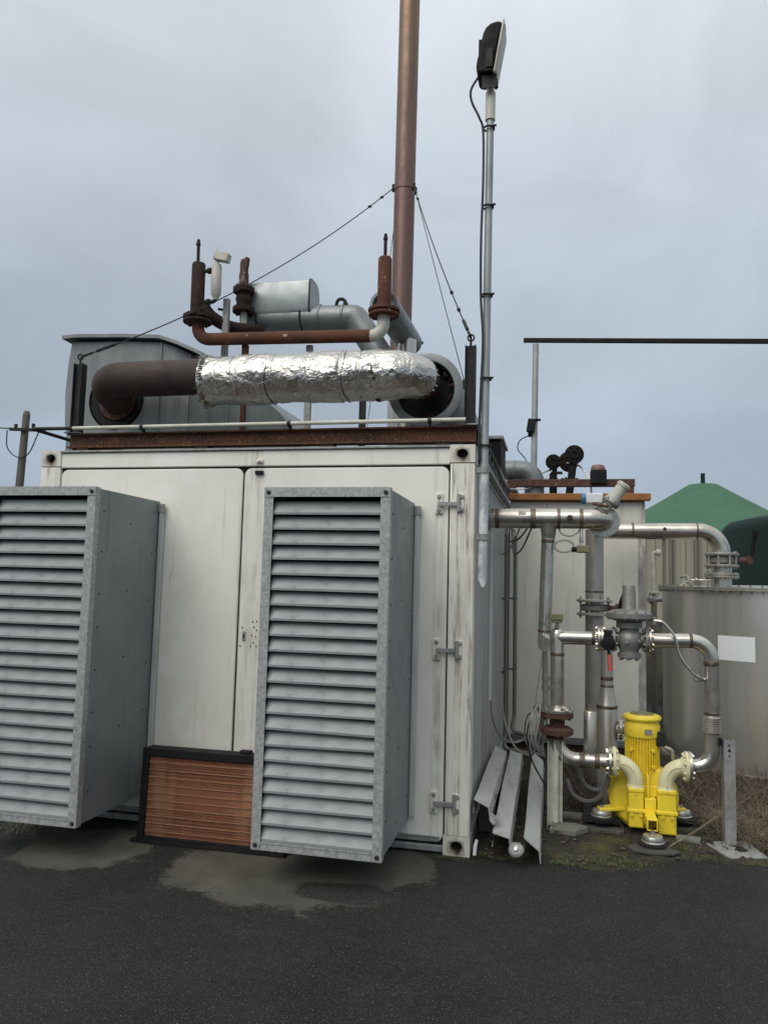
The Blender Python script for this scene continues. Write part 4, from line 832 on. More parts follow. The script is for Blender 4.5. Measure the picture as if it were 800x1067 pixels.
# run A: out of the container side, down-leg, bend to the rear
A = thing('gas_pipe', 'stainless gas pipe leaving the container side with a down pipe', 'pipe', (.45, 1.0, 1.2))
ZA, RA = 2.208, .076
obj('header_pipe', MB().tube(fillet([(-.03, 1.0, ZA), (.862, 1.0, ZA), (.862, 1.16, ZA)], .105, 10), RA, 28), 'stainless', A)
obj('wall_collar', MB().lathe((.0, 1.0, ZA), (1, 0, 0), [(.095, 0), (.095, .02)], 24), 'galvanised_dull', A)
for x in (.075, .345, .535, .70): weld(A, (x, 1.0, ZA), (1, 0, 0), RA, .026)
obj('plug', MB().lathe((.615, .925, ZA), (0, -1, 0), [(.024, 0), (.024, .014), (.014, .016), (.014, .024)], 6), 'cast_rusty', A)
obj('type_plate', MB().box((.265, .9325, ZA+.038), (.055, .003, .032), Matrix.Rotation(R(-30), 3, 'X')), 'aged_white', A)
obj('end_flange', MB().flange((.872, 1.165, ZA-.006), (0, 1, 0), .122, .022, 8, .102, .016, bl=.05, n=36), 'stainless', A)
obj('rear_pipe', MB().cyl((.872, 1.18, ZA), (.93, 2.9, ZA+.05), RA, n=24), 'stainless', A)
RD = .048
obj('down_pipe', MB().tube(fillet([(.458, 1.0, ZA-.03), (.432, 1.0, 1.275), (.44, .74, 1.275)], .07, 8), RD, 24), 'stainless', A)
obj('tee_neck', MB().lathe((.459, 1.0, ZA-.15), (0, 0, 1), [(.050, 0), (.054, .03), (.066, .12)], 24, cap=False), 'stainless', A)
weld(A, (.455, 1.0, 2.035), (0, 0, 1), RD, .02); weld(A, (.434, 1.0, 1.36), (0, 0, 1), RD, .02)
obj('lower_stub', MB().tube([(.437, .99, 1.24), (.447, .98, .78)], .022, 12).cyl((.445, .98, .93), (.446, .98, .96), .032, n=10).cyl((.445, .98, 1.0), (.446, .98, 1.03), .032, n=10), 'stainless_dull', A)

# angle valve head on the flange
av = thing('shutoff_valve', 'pale grey shut-off valve head with white actuator above the big flange', 'valve', (.93, 1.1, 2.25))
d = V((.60, -.1, .80)).normalized(); o0 = V((.875, 1.06, 2.285))
obj('stem', MB().lathe(o0, d, [(.034, 0), (.034, .04), (.052, .05), (.055, .10), (.046, .13), (.046, .21), (.052, .215), (.052, .235), (.038, .245)], 18), 'aged_white', av)
obj('bonnet_bolt', MB().flange(o0+d*.07, d, .07, .016, 6, .056, .010), 'cast_grey', av)
obj('actuator', MB().box((.80, 1.12, 2.375), (.125, .09, .075)), 'white_plastic', av, bevel=.008)
obj('actuator_cap', MB().lathe((.737, 1.12, 2.375), (-1, 0, 0), [(.042, 0), (.042, .03), (.03, .036)], 18), 'blue_plastic', av)
obj('hand_lever', MB().tube(spline([(.79, 1.05, 2.33), (.84, 1.0, 2.31), (.89, .97, 2.30)], 5), .012, 8), 'cast_rusty', av)
pc = thing('pressure_switch', 'small dark pressure switch with cable loop under the upper pipe', 'switch', (.70, 1.0, 2.0))
obj('body', MB().b2((.665, .93, 1.95), (.755, 1.0, 2.005)), 'olive_plastic', pc, bevel=.006)
obj('gland', MB().cyl((.665, .965, 1.975), (.63, .965, 1.972), .02, n=10), 'black', pc)
obj('stem', MB().cyl((.70, .97, 2.0), (.70, .99, 2.135), .012, n=10).cyl((.70, .97, 2.03), (.70, .975, 2.06), .02, n=6), 'bolt_steel', pc)
m = MB()
for k in range(2): m.tube([(.575+.065*math.cos(a)*1.1, .965+.01*k, 1.995+.045*math.sin(a)+.006*k) for a in [2*PI*j/20 for j in range(21)]], .006, 6)
m.tube(spline([(.53, 1.0, 2.14), (.56, .98, 2.09), (.62, .97, 2.075), (.67, .98, 2.10), (.70, 1.0, 2.14)], 6), .006, 6)
obj('cable_loop', m, 'cable', pc)

# riser B with its butterfly valve
Bv = thing('gas_riser', 'thick vertical stainless pipe with butterfly valve before the pale cabin', 'pipe', (.84, 2.1, .0))
RB = .078
obj('pipe', MB().cyl((.842, 2.1, .0), (.845, 2.1, ZA), RB, n=28), 'stainless_dull', Bv)
bv = obj('valve_body', MB().lathe((.844, 2.1, 1.49), (0, 0, 1), [(.11, 0), (.125, .01), (.125, .05), (.11, .06)], 28), 'cast_grey', Bv)
for z in (1.462, 1.58): obj('valve_flange', MB().flange((.844, 2.1, z), (0, 0, 1), .152, .022, 8, .128, .014, bl=.07, n=32), 'stainless_dull', Bv)
obj('valve_neck', MB().cyl((.96, 2.08, 1.52), (1.04, 2.04, 1.515), .026, n=12).cyl((1.02, 2.045, 1.515), (1.075, 2.03, 1.515), .045, n=12), 'cast_rusty', bv)
obj('valve_lever', MB().tube(spline([(1.055, 2.0, 1.50), (1.062, 1.99, 1.58), (1.085, 1.98, 1.64), (1.095, 1.97, 1.71)], 6), .018, 8), 'black', bv)
weld(Bv, (.844, 2.1, 1.66), (0, 0, 1), RB)

# run to the tank
T = thing('tank_gas_pipe', 'stainless gas pipe bending down to the valve on the tank lid', 'pipe', (2.05, 2.9, 1.74))
ZB = 2.262
obj('pipe', MB().tube(fillet([(.93, 2.9, ZB-.004), (2.052, 2.9, ZB), (2.052, 2.9, 2.02)], .21, 12), .079, 28), 'stainless', T)
for q, ax in (((1.24, 2.9, ZB), (1, 0, 0)), ((1.83, 2.9, ZB), (1, 0, 0))): weld(T, q, ax, .079)
tv = obj('butterfly_valve', MB().lathe((2.048, 2.9, 1.955), (0, 0, 1), [(.10, 0), (.118, .008), (.118, .062), (.10, .07)], 28), 'cast_grey', T)
for z in (1.935, 2.045): obj('valve_flange', MB().flange((2.048, 2.9, z), (0, 0, 1), .155, .022, 8, .128, .014, bl=.06, n=32), 'stainless_dull', tv)
m = MB()
for k in range(8):
    a = 2*PI*(k+.5)/8; m.cyl((2.048+.128*math.cos(a), 2.9+.128*math.sin(a), 1.935), (2.048+.128*math.cos(a), 2.9+.128*math.sin(a), 2.045), .011, n=8)
obj('stud', m, 'bolt_steel', tv)
obj('valve_neck', MB().cyl((2.16, 2.88, 1.99), (2.28, 2.86, 1.985), .03, n=12).b2((2.26, 2.82, 1.955), (2.305, 2.88, 2.03)), 'cast_rusty', tv)
obj('valve_lever', MB().tube([(2.30, 2.83, 2.02), (2.315, 2.82, 2.14), (2.335, 2.81, 2.26)], [.018, .02, .03], 8), 'black', tv)
obj('neck', MB().cyl((2.045, 2.9, 1.73), (2.048, 2.9, 1.93), .092, n=28), 'stainless', T)
obj('lower_flange', MB().flange((2.046, 2.9, 1.853), (0, 0, 1), .155, .02, 10, .13, .014, n=32).flange((2.046, 2.9, 1.83), (0, 0, 1), .155, .02, 10, .13, .012, n=32), 'stainless_dull', T)
obj('prop', MB().b2((1.515, 2.88, 1.72), (1.545, 2.91, 2.20)), 'cladding_dark', T)
obj('prop_nut', MB().lathe((1.53, 2.84, 2.275), (0, -1, 0), [(.02, 0), (.02, .02)], 6), 'cast_rusty', T)

# pump inlet leg C
YC = .72
C_ = thing('inlet_gas_pipe', 'stainless pipe dropping to a rusty flange and the pump inlet', 'pipe', (.53, YC, .0))
RC = .0475
obj('cross_pipe', MB().tube([(.52, YC, 1.333), (.80, YC, 1.336)], RC, 24), 'stainless', C_)
obj('drop_pipe', MB().tube(fillet([(.52, YC+.04, 1.345), (.527, YC, 1.345), (.529, YC, .84)], .03, 6), RC+.001, 24), 'stainless', C_)
obj('dome_cap', MB().lathe((.525, YC, 1.33), (0, 0, 1), [(RC+.002, 0), (RC, .03), (RC*.8, .055), (RC*.4, .07), (.002, .073)], 24, cap=False), 'stainless', C_)
weld(C_, (.528, YC, 1.215), (0, 0, 1), RC+.001); weld(C_, (.775, YC, 1.336), (1, 0, 0), RC)
obj('bright_flange', MB().flange((.529, YC, .822), (0, 0, 1), .112, .024, 8, .09, .014, n=28).lathe((.529, YC, .834), (0, 0, 1), [(.085, 0), (.07, .02), (.05, .026)], 28), 'stainless', C_)
obj('rusty_flange', MB().flange((.529, YC, .79), (0, 0, 1), .112, .03, 8, .09, .014, n=28).cyl((.529, YC, .68), (.529, YC, .79), .052, n=24).lathe((.529, YC, .655), (0, 0, 1), [(.10, 0), (.112, .008), (.112, .04), (.09, .055), (.06, .058)], 28), 'cast_rusty', C_)
obj('elbow_pipe', MB().tube(fillet([(.529, YC, .665), (.531, YC, .49), (.87, YC, .492)], .13, 10), RC+.003, 24), 'stainless', C_)
weld(C_, (.70, YC, .491), (1, 0, 0), RC+.003, .03); weld(C_, (.80, YC, .492), (1, 0, 0), RC+.003, .025)
obj('pump_flange', MB().flange((.885, YC, .493), (1, 0, 0), .098, .022, 8, .078, .014, n=28), 'stainless', C_)
obj('condensate_pot', MB().lathe((.755, YC+.02, .53), (0, 0, 1), [(.04, 0), (.045, .004), (.045, .29), (.04, .298), (.012, .3), (.012, .34)], 20), 'stainless', C_)
obj('stub_flange', MB().flange((.812, YC, 1.336), (1, 0, 0), .09, .02, 6, .072, .012), 'stainless', C_)
ps = obj('switch_box', MB().b2((.478, YC-.06, 1.455), (.57, YC+.03, 1.50)).b2((.488, YC-.055, 1.435), (.56, YC+.025, 1.454)), 'olive_plastic', C_, bevel=.005)
obj('switch_stem', MB().cyl((.527, YC, 1.38), (.527, YC, 1.44), .011, n=10).cyl((.527, YC, 1.40), (.527, YC, 1.42), .02, n=6), 'bolt_steel', ps)
obj('switch_cable', MB().tube(spline([(.48, YC-.01, 1.47), (.44, YC, 1.36), (.41, YC+.02, 1.1), (.385, YC+.04, .93), (.38, YC+.06, .84)], 8), .005, 6), 'cable', C_)

# fat pipe with reducers behind
F = thing('reducer_pipe', 'stepped stainless pipe widening downwards behind the pump inlet', 'pipe', (.9, 1.3, 0))
obj('pipe', MB().lathe((.902, 1.3, .0), (0, 0, 1), [(.077, 0), (.077, .785), (.070, .80), (.050, .93), (.0465, .95), (.0465, 1.34)], 28), 'stainless_dull', F)
for z, r_ in ((.785, .077), (.935, .048), (1.0, .0465)): weld(F, (.902, 1.3, z), (0, 0, 1), r_, .024)
obj('side_branch', MB().tube(fillet([(.902, 1.3, .62), (1.05, 1.3, .62), (1.05, 1.6, .62)], .05), .045, 16).flange((1.0, 1.3, .62), (1, 0, 0), .08, .02, 6, .064, .01), 'stainless_dull', F)

# ball valve with red handle
bl = thing('ball_valve', 'black ball valve with red lever between pipe and regulator', 'valve', (.865, YC, 1.33))
obj('flange', MB().flange((.833, YC, 1.336), (1, 0, 0), .088, .018, 6, .07, .013), 'stainless', bl)
obj('body', MB().lathe((.84, YC, 1.336), (1, 0, 0), [(.05, 0), (.066, .02), (.066, .06), (.05, .085)], 20), 'cast_grey', bl)
obj('gear_head', MB().lathe((.872, YC-.05, 1.31), (0, -1, 0), [(.046, 0), (.05, .02), (.05, .04), (.03, .05)], 10).box((.87, YC-.075, 1.37), (.05, .03, .06)), 'black', bl, bevel=.005)
obj('lever', MB().tube([(.873, YC-.10, 1.285), (.876, YC-.105, 1.22)], .011, 8), 'black', bl)
obj('red_grip', MB().tube([(.876, YC-.105, 1.235), (.885, YC-.11, 1.125)], [.014, .017], 10), 'red_plastic', bl)

# gas pressure regulator
rg = thing('gas_regulator', 'grey cast gas pressure regulator with a wide round diaphragm plate', 'regulator', (1.018, YC, 1.2))
Z0 = 1.336
obj('body', MB().lathe((1.018, YC, 1.208), (0, 0, 1), [(.06, 0), (.078, .006), (.078, .035), (.066, .04), (.066, .06), (.085, .09), (.092, .13), (.085, .165), (.064, .19), (.064, .205), (.088, .21), (.088, .25)], 30), 'cast_grey', rg)
obj('diaphragm', MB().lathe((1.018, YC, 1.455), (0, 0, 1), [(.07, 0), (.10, .012), (.15, .028), (.156, .032), (.156, .048), (.156, .064), (.146, .068), (.12, .085), (.05, .095)], 40).flange((1.018, YC, 1.503), (0, 0, 1), .150, .03, 12, .143, .010, n=40), 'cast_grey', rg)
obj('spring_housing', MB().lathe((1.018, YC, 1.54), (0, 0, 1), [(.054, 0), (.048, .02), (.043, .165), (.04, .175), (.028, .176), (.028, .160), (.002, .160)], 26), 'cast_grey', rg)
for x, s_ in ((.925, -1), (1.118, 1)):
    obj('port_flange', MB().flange((x+s_*.012, YC, Z0), (1, 0, 0), .086, .02, 8, .07, .013).cyl((x-s_*.05, YC, Z0), (x+s_*.01, YC, Z0), .052, n=20), 'cast_grey', rg)
m = MB()
for k in range(6):
    a = 2*PI*k/6+.3; m.lathe((1.018+.06*math.cos(a), YC+.06*math.sin(a), 1.206), (0, 0, -1), [(.014, 0), (.014, .012)], 6)
    m.lathe((1.018+.088*math.cos(a), YC+.088*math.sin(a), 1.33), (math.cos(a), math.sin(a), 0), [(.015, 0), (.015, .012)], 6)
obj('bolt', m, 'bolt_steel', rg)

# outlet run on the right with its corrugated joint
O_ = thing('outlet_gas_pipe', 'stainless outlet pipe bending down through a corrugated joint to the pump', 'pipe', (1.55, YC, .4))
obj('upper_pipe', MB().tube(fillet([(1.135, YC, 1.337), (1.556, YC, 1.348), (1.552, YC, .84)], .13, 12), .049, 24), 'stainless', O_)
obj('start_flange', MB().flange((1.152, YC, 1.337), (1, 0, 0), .088, .02, 8, .07, .014), 'stainless', O_)
prof = [(.05, 0)]
for k in range(7): prof += [(.052, .004+k*.0155), (.058, .009+k*.0155), (.058, .013+k*.0155), (.052, .0175+k*.0155)]
obj('corrugated_joint', MB().lathe((1.551, YC, .73), (0, 0, 1), prof+[(.05, .12)], 26), 'stainless_dull', O_)
obj('lower_elbow', MB().tube(fillet([(1.551, YC, .735), (1.549, YC, .505), (1.40, YC, .503)], .115, 10), .049, 24), 'stainless', O_)
for q, ax in (((1.42, YC, 1.345), (1, 0, 0)), ((1.553, YC, 1.195), (0, 0, 1)), ((1.551, YC, .862), (0, 0, 1))): weld(O_, q, ax, .049)
obj('pump_flange', MB().flange((1.405, YC, .503), (1, 0, 0), .098, .022, 8, .078, .014, n=28), 'stainless', O_)
obj('impulse_tube', MB().tube(spline([(1.13, YC-.02, 1.47), (1.19, YC-.05, 1.475), (1.24, YC-.06, 1.46), (1.31, YC-.06, 1.37), (1.345, YC-.06, 1.24), (1.42, YC-.05, 1.14), (1.475, YC-.04, 1.10), (1.50, YC-.02, 1.085)], 8), .010, 8), 'stainless', O_)
obj('impulse_fitting', MB().cyl((1.44, YC-.03, 1.085), (1.51, YC-.02, 1.09), .014, n=8).cyl((1.455, YC-.03, 1.08), (1.455, YC-.03, 1.12), .016, n=8).cyl((1.18, YC-.04, 1.45), (1.18, YC-.04, 1.50), .014, n=8), 'bolt_steel', O_)

# ------------------------------------------------------------------ yellow blower
P = thing('gas_blower', 'yellow gas blower with vertical finned motor and two cream elbows', 'blower', (1.13, .85, .05))
YM = .90; XM = 1.118
mo = obj('motor_body', MB().cyl((XM, YM, .36), (XM, YM, .66), .098, n=32), 'yellow', P)
m = MB()
for k in range(36):
    a = 2*PI*k/36; q = Matrix.Rotation(a, 3, 'Z')
    m.box(V((XM, YM, .53))+q @ V((.107, 0, 0)), (.022, .0045, .24), q)
obj('cooling_fin', m, 'yellow', mo)
obj('fan_cowl', MB().lathe((XM, YM, .655), (0, 0, 1), [(.119, 0), (.122, .01), (.122, .075), (.112, .10), (.112, .108)], 40), 'yellow', P, sharp=25)
obj('cowl_rim', MB().lathe((XM, YM, .765), (0, 0, 1), [(.118, 0), (.130, .008), (.132, .018), (.126, .032), (.105, .040), (.09, .041)], 40), 'yellow', P, sharp=25)
gl = MB()
for r_ in (.03, .055, .078): gl.tube([(XM+r_*math.cos(2*PI*k/24), YM+r_*math.sin(2*PI*k/24), .808) for k in range(25)], .005, 6, cap=False)
for k in range(6): gl.tube([(XM, YM, .808), (XM+.08*math.cos(PI*k/3), YM+.08*math.sin(PI*k/3), .808)], .004, 6)
obj('fan_grille', gl, 'olive_plastic', P)
obj('terminal_box', MB().b2((XM+.085, YM-.08, .60), (XM+.145, YM+.03, .70)), 'dark_steel', P, bevel=.006)
obj('motor_cable', MB().tube(spline([(XM+.11, YM-.05, .60), (XM+.16, YM-.03, .585), (XM+.20, YM, .56), (XM+.21, YM+.03, .50)], 6), .012, 8), 'aged_white', P)
m = MB()
for z in (.46, .57):
    for a in (-2.3, -1.0): m.cyl((XM+.10*math.cos(a), YM+.10*math.sin(a), z), (XM+.128*math.cos(a), YM+.128*math.sin(a), z), .013, n=8)
obj('body_lug', m, 'yellow', P)
obj('rating_plate', MB().box((XM+.03, YM-.1225, .70), (.05, .003, .035), Matrix.Rotation(R(14), 3, 'Z')), 'galvanised_dull', P)
vo = obj('volute', MB().lathe((XM+.005, YM-.06, .245), (0, 1, 0), [(.16, -.035), (.205, -.025), (.226, .0), (.228, .15), (.21, .18), (.13, .19)], 44), 'yellow', P, sharp=28)
m = MB()
for k in range(14):
    a = 2*PI*k/14; m.box((XM+.005+.222*math.cos(a), YM+.02, .245+.222*math.sin(a)), (.03, .03, .022), Matrix.Rotation(-a, 3, 'Y'))
obj('volute_lug', m, 'yellow', vo, bevel=.004)
obj('volute_rib', MB().lathe((XM+.005, YM-.03, .245), (0, 1, 0), [(.225, 0), (.235, .002), (.235, .014), (.225, .016)], 44, cap=False), 'yellow', vo)
# silencer boxes and cream elbows
YS = .735
for x0_, x1_, z0_, xf, sg in ((1.005, 1.105, .075, .915, 1), (1.195, 1.315, .045, 1.385, -1)):
    xc = (x0_+x1_)/2
    bx = obj('silencer_box', MB().b2((x0_, YS-.055, z0_), (x1_, YS+.075, .335)), 'yellow', P, bevel=.012, bseg=3)
    obj('box_band', MB().b2((x0_-.009, YS-.064, .175), (x1_+.009, YS+.08, .20)).b2((x0_-.002, YS-.06, .31), (x1_+.002, YS+.076, .338)), 'yellow', bx, bevel=.006)
    m = MB()
    for dx in (-.03, .03): m.lathe((xc+dx, YS-.064, .165), (0, -1, 0), [(.012, 0), (.012, .008)], 6)
    obj('box_bolt', m, 'yellow', bx)
    e_ = obj('cream_elbow', MB().tube(fillet([(xf, YS-.015, .498), (xc-sg*.0, YS-.01, .498), (xc, YS, .325)], .13, 12), [.05]*2+[.052]*13 if False else .052, 26), 'cream', P)
    obj('elbow_collar', MB().lathe((xc, YS, .325), (0, 0, 1), [(.058, 0), (.058, .02), (.052, .03)], 24), 'cream', e_)
    obj('elbow_flange', MB().flange((xf+sg*.0, YS-.015, .498), (1, 0, 0), .100, .022, 8, .08, .013, n=32).lathe((xf+sg*.01, YS-.015, .498), (sg, 0, 0), [(.075, 0), (.06, .02), (.05, .03)], 24, cap=False), 'cream', e_)
    obj('elbow_seam', MB().tube([V(q)+V((0, -.052, 0)) for q in fillet([(xf+sg*.04, YS-.015, .498), (xc, YS-.01, .498), (xc, YS, .345)], .13, 12)], .003, 5), 'cream', e_)
obj('centre_web', MB().b2((1.112, .70, .16), (1.188, .78, .27)).b2((1.13, .72, .27), (1.145, .79, .42)).b2((1.10, .76, .27), (1.2, .80, .34)), 'yellow', P, bevel=.005)
# feet
feet = [((.835, .80), (1.02, .88)), ((1.385, .97), (1.24, .92)), ((1.138, .47), (1.14, .72))]
for i, ((x, y), (xa, ya)) in enumerate(feet):
    dv = (V((x, y, 0))-V((xa, ya, 0))); L_ = dv.length; ang = math.atan2(dv.y, dv.x); q = Matrix.Rotation(ang, 3, 'Z'); mid = V(((x+xa)/2, (y+ya)/2, 0))
    if i < 2:
        m = MB(); w0, w1 = .075, .035
        pts = [q @ V(p_)+V((xa, ya, .175)) for p_ in ((-.05, -w0, 0), (L_+.02, -w1, -.012), (L_+.03, w1, -.012), (-.05, w0, 0))]
        m.add(pts+[p_-V((0, 0, .022)) for p_ in pts], [(0, 1, 2, 3), (7, 6, 5, 4), (0, 4, 5, 1), (1, 5, 6, 2), (2, 6, 7, 3), (3, 7, 4, 0)]); obj('foot_arm', m, 'yellow', P, bevel=.005)
    else:
        m = MB(); m.b2((1.105, .49, .135), (1.117, .72, .16)).b2((1.161, .49, .135), (1.173, .72, .16)).b2((1.118, .63, .137), (1.16, .72, .158))
        m.b2((1.105, .478, .09), (1.173, .49, .162)); obj('foot_arm', MB().b2((1.105, .50, .178), (1.173, .73, .192)).b2((1.105, .50, .12), (1.113, .73, .178)).b2((1.105, .488, .118), (1.113, .50, .192)).b2((1.165, .488, .118), (1.173, .50, .192)).b2((1.113, .488, .118), (1.165, .50, .126)).b2((1.113, .488, .184), (1.165, .50, .192)), 'yellow', P, bevel=.003)
    zf = .165 if i < 2 else .118
    pd = obj('foot_pad', MB().lathe((x, y, zf-.085), (0, 0, 1), [(.070, .02), (.074, .03), (.066, .036), (.068, .05), (.060, .066), (.035, .074), (.012, .078)], 28), 'bolt_steel', P)
    obj('rubber_mount', MB().lathe((x, y, zf-.115), (0, 0, 1), [(.085, .022), (.092, .028), (.092, .046), (.080, .052)], 26).box((x, y, zf-.085), (.26 if i < 2 else .15, .11, .02)), 'black_rubber', pd)
    if i < 2: obj('foot_block', MB().b2((x-.05, y-.05, -.02), (x+.05, y+.05, zf-.095)), 'black_rubber', pd)
    obj('levelling_bolt', MB().cyl((x, y, -.02), (x, y, zf+.01), .016, n=8).cyl((x, y, .0), (x, y, .02 if i > 1 else .03), .026, n=6), 'bolt_steel', pd)
obj('base_rail', MB().b2((.72, .86, .03), (.78, 1.5, .06)).b2((1.46, 1.0, .03), (1.52, 1.5, .06)), 'dark_steel', P)
obj('drain_hose', MB().tube(spline([(.885, .74, .43), (.86, .80, .30), (.80, .85, .20), (.72, .9, .17), (.64, .95, .20), (.60, 1.02, .28)], 8), .016, 8), 'conduit_grey', P)
gm = thing('grey_hose', 'grey hose arc hanging behind the condensate pot', 'hose', (.75, .95, .3))
obj('hose', MB().tube([(.80-.11*math.cos(a), .98, .36-.13*math.sin(a)) for a in [PI*k/14-.3 for k in range(15)]], .018, 10), 'conduit_grey', gm)

# ------------------------------------------------------------------ support posts
pr = thing('support_post', 'galvanised channel post on a base plate beside the pump outlet', 'post', (1.64, .66, 0), 'pipe support posts')
m = MB().b2((1.612, .655, .03), (1.618, .75, .70)).b2((1.618, .655, .03), (1.682, .661, .70)).b2((1.676, .661, .03), (1.682, .75, .70)); 
obj('channel', m, 'galvanised_dull', pr)
m = MB()
for dz in (.60, .635, .67): m.lathe((1.645, .6545, dz), (0, -1, 0), [(.006 if dz != .635 else .010, 0), (.006 if dz != .635 else .010, .0012)], 10)
for dz in (.61, .665): m.lathe((1.6115, .70, dz), (-1, 0, 0), [(.009, 0), (.009, .0012)], 10)
obj('bolt_hole', m, 'black', pr)
obj('base_plate', MB().add([(1.47, .66, .034), (1.60, .44, .012), (1.84, .52, .012), (1.76, .76, .034), (1.47, .66, .020), (1.60, .44, -.002), (1.84, .52, -.002), (1.76, .76, .020)], [(0, 1, 2, 3), (7, 6, 5, 4), (0, 4, 5, 1), (1, 5, 6, 2), (2, 6, 7, 3), (3, 7, 4, 0)]), 'galvanised_dull', pr)
obj('clamp_plate', MB().b2((1.60, .665, .655), (1.612, .74, .705)), 'dark_steel', pr)
pl = thing('support_post', 'weathered channel post under the rusty flange beside the steel profiles', 'post', (.515, .66, 0), 'pipe support posts')
m = MB().b2((.466, .64, .0), (.470, .74, .63)).b2((.470, .70, .0), (.562, .706, .63)).b2((.562, .64, .0), (.566, .74, .63)).b2((.508, .672, .0), (.538, .70, .60))
obj('channel', m, 'aged_white', pl)
obj('head_plate', MB().b2((.455, .63, .63), (.575, .76, .642)), 'rust_dark', pl)
obj('foot_bolt', MB().cyl((.523, .655, .0), (.523, .655, .05), .012, n=8), 'dark_steel', pl)

# ------------------------------------------------------------------ folded steel profiles on the ground
def profile_mesh(L_, w, d):
    pr_ = [(-.006, -.085), (.0, .0), (w, -d), (w+.010, -d-.075)]
    m = MB(); n = 16; out = pr_+[(q[0]-.003 if k < 2 else q[0]-.004, q[1]-.004) for k, q in enumerate(reversed(pr_[1:]))]+[(-.002, -.085)]
    k = len(out); vs = []
    for i in range(n):
        y = L_*i/(n-1)
        for j, q in enumerate(out): vs.append((q[0]+.002*math.sin(y*5+j), y, q[1]+.003*math.sin(y*3.1+w*40)))
    m.add(vs, [tuple(range(k)), tuple((n-1)*k+i for i in range(k-1, -1, -1))]+[(i*k+j, i*k+(j+1) % k, (i+1)*k+(j+1) % k, (i+1)*k+j) for i in range(n-1) for j in range(k)])
    return m
# (ridge x, y, z at the front end), length, slope up to the rear, plate width, plate fall
defs = [(.026, .0, .357, 1.72, -.3, .092, .042, 'folded galvanised steel profile lying nearest the container wall'), (.152, -.10, .196, 1.90, 3.3, .100, .024, 'folded galvanised steel profile in the middle of the three'), (.338, -.05, .168, 1.90, 3.9, .090, .070, 'folded galvanised steel profile farthest from the container wall')]
for i, (x, y, z, L_, sl_, w, d_, lb) in enumerate(defs):
    t = thing('steel_profile', lb, 'steel profile', (x, y, z), 'steel profiles on the ground')
    t.rotation_euler = (R(sl_), 0, (.0, .004, .006)[i])
    obj('section', profile_mesh(L_, w, d_), 'channel_steel', t, sharp=25, local=True)
    if i < 2:   # bolted end lip
        e_ = obj('end_lip', MB().add([(w+.008, -.02, -d_-.074), (w+.030, -.03, -d_-.094), (w+.062, -.025, -d_-.060), (w+.062, .10, -d_-.056), (w+.030, .13, -d_-.086), (w+.008, .13, -d_-.066),
            (w+.008, -.02, -d_-.077), (w+.030, -.03, -d_-.097), (w+.062, -.025, -d_-.063), (w+.062, .10, -d_-.059), (w+.030, .13, -d_-.089), (w+.008, .13, -d_-.069)], [(0, 1, 4, 5), (1, 2, 3, 4), (11, 10, 7, 6), (10, 9, 8, 7), (0, 6, 7, 1), (1, 7, 8, 2)]), 'channel_steel', t, local=True)
        obj('end_hole', MB().lathe((w+.046, .0, -d_-.0755), (-.7, 0, 1), [(.008, 0), (.008, .0015)], 10), 'black', e_)
for i, (y, zz) in enumerate(((.42, (.27, .125, .085)), (1.35, (.26, .175, .145)))):
    t = thing('timber_bearer', ('dark timber blocks under the front of the steel profiles', 'dark timber blocks under the rear of the steel profiles')[i], 'timber', (.22, y, 0), 'timbers under the steel profiles')
    for (x0_, x1_), z1_ in zip(((.02, .125), (.148, .265), (.335, .435)), zz): obj('block', MB().b2((x0_, y, -.02), (x1_, y+.09, z1_)), 'wood_pole', t)
cpz = thing('round_cap', 'round galvanised cap with a bolt resting between the steel profiles', 'cap', (.30, -.11, .06))
obj('disc', MB().lathe((.292, -.10, .105), (-.1, -.75, .6), [(.042, 0), (.046, .006), (.040, .016), (.026, .022)], 26), 'galvanised_dull', cpz)
obj('bolt', MB().lathe(V((.292, -.10, .105))+V((-.1, -.75, .6)).normalized()*.018, (-.1, -.75, .6), [(.02, 0), (.02, .016), (.012, .02)], 6), 'bolt_steel', cpz)
wp = tag(obj('plastic_scrap', MB().tube([(.030, .02, .01), (.033, .03, .06), (.042, .04, .10)], [.011, .012, .009], 8), 'white_plastic'), 'small white plastic scrap at the foot of the container corner', 'scrap')

# cable coil
cc = thing('cable_coil', 'coil of grey cable hanging by the rusty flange', 'cable coil', (.40, .78, .5))
for k in range(9):
    m = MB(); r0 = .15+rnd.uniform(-.02, .015); pts = []
    ph = rnd.uniform(0, 6)
    for j in range(37):
        a = 2*PI*j/36; w_ = .05*(k/8-.5)+.012*math.sin(3*a+ph)
        pts.append((.395+w_+.028*math.cos(a), .80+.8*r0*math.cos(a), .675+r0*1.08*math.sin(a)))
    m.tube(pts, .0065, 6, cap=False); obj('cable_turn', m, 'cable', cc)
obj('tail', MB().tube(spline([(.37, .75, .53), (.34, .9, .46), (.22, 1.3, .42), (.13, 1.6, .5), (.07, 1.7, .7)], 8), .008, 6), 'cable', cc)
obj('tail', MB().tube(spline([(.36, .72, .78), (.33, .72, .70), (.32, .8, .58), (.36, .85, .42), (.45, .9, .25), (.52, 1.0, .1)], 8), .006, 6), 'cable_black', cc)
obj('tail', MB().tube(spline([(.36, .78, .80), (.31, .95, .72), (.29, 1.1, .56), (.33, 1.1, .45)], 8), .006, 6), 'cable', cc)

